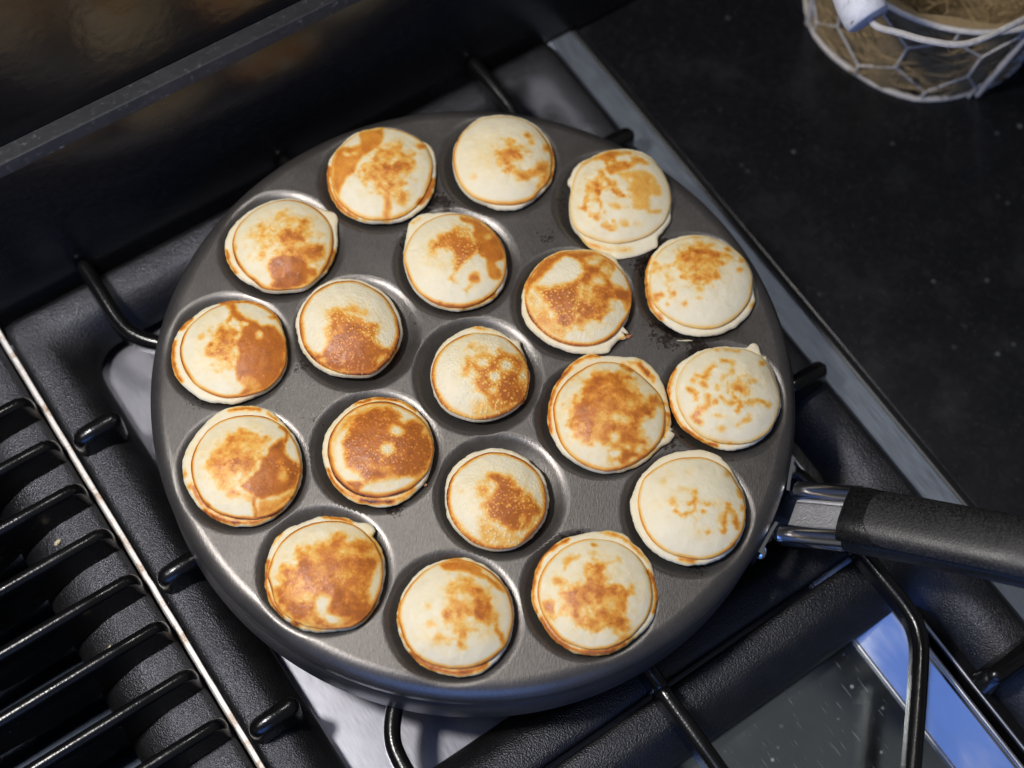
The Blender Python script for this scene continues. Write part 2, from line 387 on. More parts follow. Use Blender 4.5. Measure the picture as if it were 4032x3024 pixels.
m_ = MB(); pr = [(160.0, -70), (160.0, -57.4), (161, -56.8), (163.4, -57.4), (164.4, -58.2), (164.4, -70)]
m_.loft([[(a, v, z) for a, z in pr] for v in (-640, 151)]); hp(m_, 'rubber_seal', RUBBER, True, 25)
m_ = MB(); vs = np.linspace(-640, 149, 160); rings = []
for v in vs:
    w = .35 * (vnoise(np.array([v * .21]), np.array([3.3]), 5)[0] - .5); dz = -.5 * max(0, (v - 118) / 30)
    pr = [(-150.5, -72), (-150.5 + w, -50.6), (-150.1 + w, -47.9 + dz), (-149.8 + w, -47.5 + dz), (-148.3 + w, -47.5 + dz), (-148.0 + w, -47.9 + dz), (-148.1, -72)]
    rings.append([(a, v, z) for a, z in pr])
m_.loft(rings); hp(m_, 'divider_strip', STRIP, True, 50)
# burner under the pan
def lathe(mb, prof, n=48, c=(0, 0)):
    mb.loft([[(c[0] + r * math.cos(t), c[1] + r * math.sin(t), z) for t in np.linspace(0, 2 * math.pi, n, endpoint=False)] for r, z in prof], True, True, True)
m_ = MB(); lathe(m_, [(48, -72), (48, -62), (45, -58), (40, -57)]); bur = hp(m_, 'burner', IRON_SMOOTH)
m_ = MB(); lathe(m_, [(34, 15), (36, 18), (34, 20), (4, 21)]); m_.build('burner_cap', IRON, bur)

# cast iron grates
def frame_ring(u0, u1, v0, v1, s, r, z, seg=7):
    u0 += s; u1 -= s; v0 += s; v1 -= s; pts = []
    for cu, cv, a0 in ((u1 - r, v1 - r, 0), (u0 + r, v1 - r, 90), (u0 + r, v0 + r, 180), (u1 - r, v0 + r, 270)):
        for k in range(seg + 1):
            a = math.radians(a0 + 90 * k / seg); pts.append((cu + r * math.cos(a), cv + r * math.sin(a), z))
    out = []
    for i, p in enumerate(pts):                       # subdivide long sides so the casting can waver slightly
        q = pts[(i + 1) % len(pts)]; out.append(p)
        d = math.hypot(q[0] - p[0], q[1] - p[1])
        if d > 40:
            k = int(d // 12)
            for j in range(1, k): out.append(tuple(p[t] + (q[t] - p[t]) * j / k for t in range(3)))
    return out
FR = [(1.2, -64, 3), (.2, -52, 3), (.3, -49, 3), (1.6, -47.3, 3.5), (4, -46.9, 5), (11.5, -47.0, 8), (15, -48.2, 9), (18.5, -51, 10), (22, -55, 12), (25, -60, 13), (26, -64, 14)]
def frame(mb, u0, u1, v0, v1):
    rings = [frame_ring(u0, u1, v0, v1, s, r, z) for s, z, r in FR]
    n = min(len(r) for r in rings)
    m = max(len(r) for r in rings)
    # resample all rings to the same count by angle along perimeter fraction
    def res(r):
        r = np.array(r + [r[0]]); d = np.r_[0, np.cumsum(np.linalg.norm(np.diff(r, axis=0), axis=1))]
        t = np.linspace(0, d[-1], 241)[:-1]
        return np.stack([np.interp(t, d, r[:, k]) for k in range(3)], -1)
    rr = []
    for (s, z, rad), r in zip(FR, rings):
        a = res(r)
        a[:, 2] += .35 * (fbm(a[:, 0] * .06, a[:, 1] * .06, 3) if s > 2 and z > -60 else 0)
        rr.append([tuple(p) for p in a])
    rr.append(rr[0]); mb.loft(rr, True, False, False)
FR2 = FR
def finger_path(pts):
    # smooth a control polyline
    p = np.array(pts, float); t = np.linspace(0, len(p) - 1, (len(p) - 1) * 6 + 1); out = []
    for x in t:
        i = min(int(x), len(p) - 2); f = x - i
        a, b_, c, d = p[max(i - 1, 0)], p[i], p[i + 1], p[min(i + 2, len(p) - 1)]
        out.append(.5 * ((2 * b_) + (-a + c) * f + (2 * a - 5 * b_ + 4 * c - d) * f * f + (-a + 3 * b_ - 3 * c + d) * f ** 3))
    return out
def grate(label, u0, u1, v0, v1, fingers, ribs):
    t = thing('cast_iron_grate', label, 'grate', (*hob((u0 + u1) / 2, (v0 + v1) / 2)[:2], -64), HOB, 'cast iron grates of the hob')
    cu, cv = (u0 + u1) / 2, (v0 + v1) / 2
    def sh(mb, name, material, sharp=40):
        mb.v = [(p[0] - cu, p[1] - cv, p[2] + 64) for p in mb.v]; return mb.build(name, material, t, True, sharp)
    m_ = MB(); frame(m_, u0, u1, v0, v1); sh(m_, 'frame', IRON, 50)
    for path, w, h in fingers:
        m_ = MB(); m_.bar(finger_path(path), w, h); sh(m_, 'finger', IRON_SMOOTH, 50)
    for path, w, hs in ribs:
        m_ = MB(); m_.bar([np.array(p, float) for p in path], w, hs[0], hs=hs, flare=1.35 if w > 7 else 2.0); sh(m_, 'rib', IRON_SMOOTH, 50)
    return t
Z = -33.2
def corner(su, sv, cu, cv):   # bent finger rising from a frame bar and turning in towards the burner
    return ([(cu + su * 102, cv + sv * 143, Z - .6), (cu + su * 102, cv + sv * 128, Z), (cu + su * 102, cv + sv * 112, Z), (cu + su * 99, cv + sv * 101, Z), (cu + su * 88, cv + sv * 88, Z), (cu + su * 52, cv + sv * 52, Z - .3)], 6.6, 9)
c0 = (-2.5, 5.8)
fing = [corner(su, sv, *c0) for su in (-1, 1) for sv in (-1, 1)]
fing += [([(-3.5, 5.8 + sv * 143, Z - .6), (-3.5, 5.8 + sv * 100, Z), (-3.5, 5.8 + sv * 45, Z)], 6.6, 12) for sv in (-1, 1)]
ribs = []
for v in (78.2, 7.2, -64.7):
    ribs.append(([(-142.6, v, Z - .9), (-138, v, Z - .1), (-129, v, Z)], 8.2, [17, 17, 17]))
    ribs.append(([(123, v, Z), (133, v, Z - .1), (137.6, v, Z - .9)], 8.2, [17, 17, 17]))
grate('black cast iron grate under the poffertjes pan with bent corner fingers', -147.2, 142.6, -136.8, 148.4, fing, ribs)
c1 = (-2.5, -280.5)
fing = [corner(su, sv, *c1) for su in (-1, 1) for sv in (-1, 1)]
fing += [([(-4.0, c1[1] + sv * 140, Z - .6), (-4.0, c1[1] + sv * 105, Z), (-4.0, c1[1] + sv * 45, Z)], 6.6, 13) for sv in (-1, 1)]
ribs = []
for v in (-209, -280, -351):
    ribs.append(([(-142.6, v, Z - .9), (-138, v, Z - .1), (-129, v, Z)], 8.2, [17, 17, 17]))
    ribs.append(([(112, v, Z), (128, v, Z - .1), (137.6, v, Z - .9)], 8.2, [17, 17, 17]))
grate('black cast iron grate at the near side below the pan handle, partly out of frame', -147.2, 142.6, -423, -138.6, fing, ribs)
# ribbed griddle grate on the left
ribs = []
for k in range(11):
    v = 105.2 - 22.9 * k
    ribs.append(([(-152.8, v, Z - 6.0), (-154.4, v, Z - 2.4), (-157.5, v, Z - .5), (-176, v, Z), (-186, v, Z), (-194, v, Z), (-202, v, Z), (-225, v, Z), (-260, v, Z), (-300, v, Z), (-380, v, Z)], 5.4, [12, 15, 16, 18, 22, 27, 28, 24, 22, 22, 22, 22]))
FR_KEEP = FR
FR = [(1.2, -64, 3), (.2, -54, 3), (.3, -50.6, 3), (1.6, -49.2, 3.5), (4, -48.6, 5), (16, -48.9, 8), (21, -50.2, 9), (27, -53.5, 10), (32, -57.5, 12), (35, -62, 13), (36, -66, 14)]
grate('long ribbed cast iron griddle grate at the left behind the white steel strip', -440, -151.4, -190, 148.4, [], ribs)
FR = FR_KEEP

# ------------------------------------------------------------------ the pan
WELLS = [(0.0, 0.0), (-16.17, 49.32), (34.63, 38.66), (50.79, -10.66), (16.17, -49.32), (-34.63, -38.66), (-50.79, 10.66), (-54.45, 83.7), (-5.31, 99.71), (45.26, 89.01), (83.7, 54.45), (99.71, 5.31), (89.01, -45.26), (54.45, -83.7), (5.31, -99.71), (-45.26, -89.01), (-83.7, -54.45), (-99.71, -5.31), (-89.01, 45.26)]
RW = 25.4
RF, FRAD = 122.6, 7.4                        # the plate rolls over into the rim
def depth(d):
    """depth of a well at distance d from its centre, and its slope"""
    c_ = -9.6 + 9.6 * (d / 25.3) ** 2; cs = 19.2 * d / 25.3 ** 2; k = 1.4      # shallow cup, rolled softly into the plate
    hh = np.clip(.5 + .5 * (0 - c_) / k, 0, 1)
    z = hh * c_ - k * hh * (1 - hh); s_ = hh * cs
    return z, s_
pan = thing('poffertjes_pan', 'round grey nonstick poffertjes pan with nineteen wells and a black handle on the hob', 'pan', (0, 0, -33))
W = np.array(WELLS)
def surf(x, y):
    dx = x[:, None] - W[:, 0]; dy = y[:, None] - W[:, 1]; d = np.hypot(dx, dy); i = d.argmin(1); r = np.arange(len(x))
    d = d[r, i]; z, s_ = depth(d); ux = dx[r, i] / np.maximum(d, 1e-6); uy = dy[r, i] / np.maximum(d, 1e-6)
    R__ = np.hypot(x, y); q = np.clip((R__ - RF) / FRAD, 0, .985); z = z - FRAD * (1 - np.sqrt(1 - q * q)); es = q / np.sqrt(1 - q * q)
    n = np.stack([-s_ * ux + es * x / R__, -s_ * uy + es * y / R__, np.ones_like(d)], -1); n /= np.linalg.norm(n, axis=1)[:, None]
    return z, n, i, d
NA, NR = 960, 178
rr_ = np.r_[0.6, np.linspace(1.2, RF, NR - 15), RF + FRAD * np.sin(np.linspace(.12, 1.38, 14))]
th = np.linspace(0, 2 * math.pi, NA, endpoint=False)
X = (rr_[:, None] * np.cos(th)).ravel(); Y = (rr_[:, None] * np.sin(th)).ravel()
Zs, Nn, wi, wd = surf(X, Y)
BURN = [(66, 66, 12, 1.0), (44, 66, 9, .9), (-28, 75, 8, .8), (20, 68, 6, .55), (75, 33, 10, .9), (88, 27, 8, .7), (-36, 57, 6, .8), (78, -14, 9, .7), (64, -66, 6, .8), (-106, -28, 6, .5), (-24, -60, 5, .8), (-70, -8, 5, .5), (46, -62, 7, .7), (95, -66, 6, .5), (-30, 22, 4, .5), (-77, -84, 5, .3), (-20, 26, 5, .4), (104, -22, 5, .4), (30, 0, 5, .3), (24, 87, 10, .35), (-60, -30, 8, .3)]
def burn(x, y):
    v = np.zeros(len(x))
    for bx, by, br, bv in BURN: v = np.maximum(v, bv * np.exp(-((x - bx) ** 2 + (y - by) ** 2) / (br * br)))
    return v
A = np.arange(NA); B = (A + 1) % NA
F = np.concatenate([np.stack([i * NA + A, (i + 1) * NA + A, (i + 1) * NA + B, i * NA + B], -1) for i in range(NR - 1)])
fx, fy = X[F].mean(1), Y[F].mean(1)
# centre of a face decides whether it belongs to a well or to the plate
_, _, fi, fd = surf(fx, fy)
V = np.stack([X, Y, Zs + 33], -1)
def submesh(name, sel):
    f = F[sel]; u, inv = np.unique(f, return_inverse=True); f2 = inv.reshape(f.shape)
    faces = f2.tolist()
    if name == 'well' and 0 in u[:NA]: pass
    o = mesh_obj(name, V[u], faces, PAN, pan, True, None, Nn[u])
    ca = o.data.color_attributes.new('burn', 'FLOAT_COLOR', 'POINT'); bb = burn(X[u], Y[u]); oily = np.exp(-((wd[u] - 25.2) / 2.6) ** 2)
    ca.data.foreach_set('color', np.stack([bb, oily, bb, np.ones_like(bb)], -1).ravel().astype(np.float32))
    return o
RC = np.hypot(fx, fy)
submesh('cooking_plate', (fd >= RW) & (RC <= 124.6))
for k in range(len(W)): submesh('well', (fd < RW) & (fi == k) & (RC <= 124.6))
submesh('rim', RC > 124.6)
def ring_obj(name, prof, n=360, m=PAN, sharp=40, cap=False):
    mb = MB(); mb.loft([[(r * math.cos(t), r * math.sin(t), z + 33) for t in np.linspace(0, 2 * math.pi, n, endpoint=False)] for r, z in prof], True, cap, cap)
    o = mb.build(name, m, pan, True, sharp)
    ca = o.data.color_attributes.new('burn', 'FLOAT_COLOR', 'POINT')
    ca.data.foreach_set('color', np.tile(np.array([0, 0, 0, 1], np.float32), len(o.data.vertices))); return o
ring_obj('side_wall', [(129.85, -5.6), (130.0, -6.6), (130.0, -10.0), (129.6, -10.7), (128.4, -11.2), (128.2, -12.0), (128.9, -13.0), (130.3, -31.6), (129.9, -32.7), (128.4, -33), (110, -33), (108, -31)])
ring_obj('base', [(107.9, -32.2), (107, -32.4), (60, -32.4), (1, -32.4)], 96, PAN)

# --- handle bracket and handle
hd = np.array([0.967, -0.262, 0.0])
P0 = np.array([127.5, -32.9, -15.5]); P1 = np.array([150.7, -38.2, 2.5]); P2 = np.array([207.3, -54.7, 36.0]); P3 = np.array([300, -82, 78.0])
side = np.array([-hd[1], hd[0], 0.0])
def toP(p): return (p[0], p[1], p[2] + 33)
ax = (P1 - P0) / np.linalg.norm(P1 - P0); nrm = np.cross(ax, side); nrm = -nrm if nrm[2] < 0 else nrm
mb = MB()          # textured web of the bracket
q0, q1 = P0 + ax * 1, P1 + ax * 9
def slab(mb, a, b_, hw, t0, t1, nrm):
    mb.loft([[toP(p + side * s_ + nrm * t) for s_, t in ((-hw, t0), (hw, t0), (hw, t1), (-hw, t1))] for p in (a, b_)])
slab(mb, q0 + ax * 3, q1, 9.5, -5.2, -3.4, nrm)
br = mb.build('handle_bracket', plain('rough_cast_steel', (.50, .50, .52), .40, .85, 1.0, 1100), pan, True, 30)
for sg in (-1, 1):
    mb = MB(); pth = [P0 + ax * 2.5 + side * sg * 10.2 + nrm * -1.5, P0 + ax * 5 + side * sg * 10 + nrm * -.5, P1 + ax * 2.5 + side * sg * 9.8]
    mb.tube([toP(p) for p in pth], [2.4, 4.3, 4.3], 14); mb.build('bracket_rail', CHROME, br)
    mb = MB()        # flange ear that hugs the pan wall
    ang0 = math.atan2(-32.9, 127.5)
    aa = [ang0 + sg * t for t in (0.055, .085, .115, .145, .168)]
    ri = [131.2, 130.7, 130.5, 130.45, 130.45]
    rings = []
    for a_, r_ in zip(aa, ri):
        c_, s_ = math.cos(a_), math.sin(a_)
        rings.append([(c_ * (r_ + t), s_ * (r_ + t), z) for t, z in ((0, 9), (1.3, 9), (1.3, 24), (0, 24))])
    mb.loft(rings); mb.build('bracket_ear', CHROME, br, True, 30)
    mb = MB(); a_ = ang0 + sg * .146; c_ = np.array([math.cos(a_), math.sin(a_), 0])
    base_ = c_ * 131.6 + np.array([0, 0, 17.5]); tt = np.array([-c_[1], c_[0], 0]); kk = np.array([0, 0, 1.0]); rings = []
    for r_, d_ in ((3.0, 0), (2.9, 1.0), (2.3, 1.9), (1.2, 2.4), (.2, 2.5)):
        rings.append([base_ + c_ * d_ + (tt * math.cos(q) + kk * math.sin(q)) * r_ for q in np.linspace(0, 2 * math.pi, 14, endpoint=False)])
    mb.loft(rings); mb.build('rivet', CHROME, br)
# grip: lofted rounded sections
mb = MB(); rings = []
def bez(t):
    return ((1 - t) ** 2) * P1 + 2 * t * (1 - t) * (P2 + (P2 - (P1 + P3) / 2) * 1.0) * 1 + t * t * P3 if False else None
cl = [P1 + (P2 - P1) * t for t in np.linspace(0, 1, 12)] + [P2 + (P3 - P2) * t for t in np.linspace(.08, 1, 12)]
NS = 40
for i, p in enumerate(cl):
    t_ = cl[min(i + 1, len(cl) - 1)] - cl[max(i - 1, 0)]; t_ /= np.linalg.norm(t_)
    sd = np.cross(np.array([0, 0, 1.0]), t_); sd /= np.linalg.norm(sd); n_ = np.cross(t_, sd)
    L = np.linalg.norm(p - P1)
    hw = 13.3 - .9 * min(L / 25, 1) + .5 * min(max(L - 40, 0) / 60, 1); ht = 9.4
    if i == 0: k_ = .93
    else: k_ = 1.0
    ring = []
    for q in np.linspace(0, 2 * math.pi, NS, endpoint=False):
        cx, sx = math.cos(q), math.sin(q); e = 2 / 2.7
        a = hw * k_ * math.copysign(abs(cx) ** e, cx); h = ht * k_ * math.copysign(abs(sx) ** e, sx)
        ring.append(toP(p + sd * a + n_ * h))
    rings.append(ring)
mb.loft(rings)
hand = mb.build('handle', BAKELITE, pan, True, 50)
# thumb pad: long flat facet with a round end set into the top of the grip
mb = MB(); padc = [p for p in cl]
def at_len(L):
    d = 0
    for a, b_ in zip(cl[:-1], cl[1:]):
        s_ = np.linalg.norm(b_ - a)
        if d + s_ >= L: return a + (b_ - a) * (L - d) / s_, (b_ - a) / s_
        d += s_
    return cl[-1], (cl[-1] - cl[-2]) / np.linalg.norm(cl[-1] - cl[-2])
rings = []
for L in list(10 + 10.6 * (1 - np.cos(np.linspace(.12, math.pi / 2, 14)))) + list(np.linspace(24, 150, 22)):
    p, t_ = at_len(L); sd = np.cross(np.array([0, 0, 1.0]), t_); sd /= np.linalg.norm(sd); n_ = np.cross(t_, sd)
    x = L - 10; w = math.sqrt(max(0, 1 - max(0, 1 - x / 10.6) ** 2)) if x < 10.6 else 1.0
    hw = 12.4 + .5 * min(max(L - 40, 0) / 60, 1); row = []
    for ph, o_ in [(-1, -1.5), (-1, .1), (-.97, .5)] + [(k_ / 6, .62) for k_ in range(-5, 6)] + [(.97, .5), (1, .1), (1, -1.5)]:
        q = math.pi / 2 - ph * w * math.radians(66); cx, sx = math.cos(q), math.sin(q); e = 2 / 2.7
        aa_ = hw * math.copysign(abs(cx) ** e, cx); h_ = 9.4 * abs(sx) ** e
        nn_ = np.array([aa_ / hw ** 2, h_ / 9.4 ** 2]); nn_ /= np.linalg.norm(nn_)
        row.append(toP(p + sd * (aa_ + nn_[0] * o_) + n_ * (h_ + nn_[1] * o_)))
    rings.append(row)
mb.loft(rings); mb.build('thumb_pad', BAKELITE_PAD, hand, True, 25)

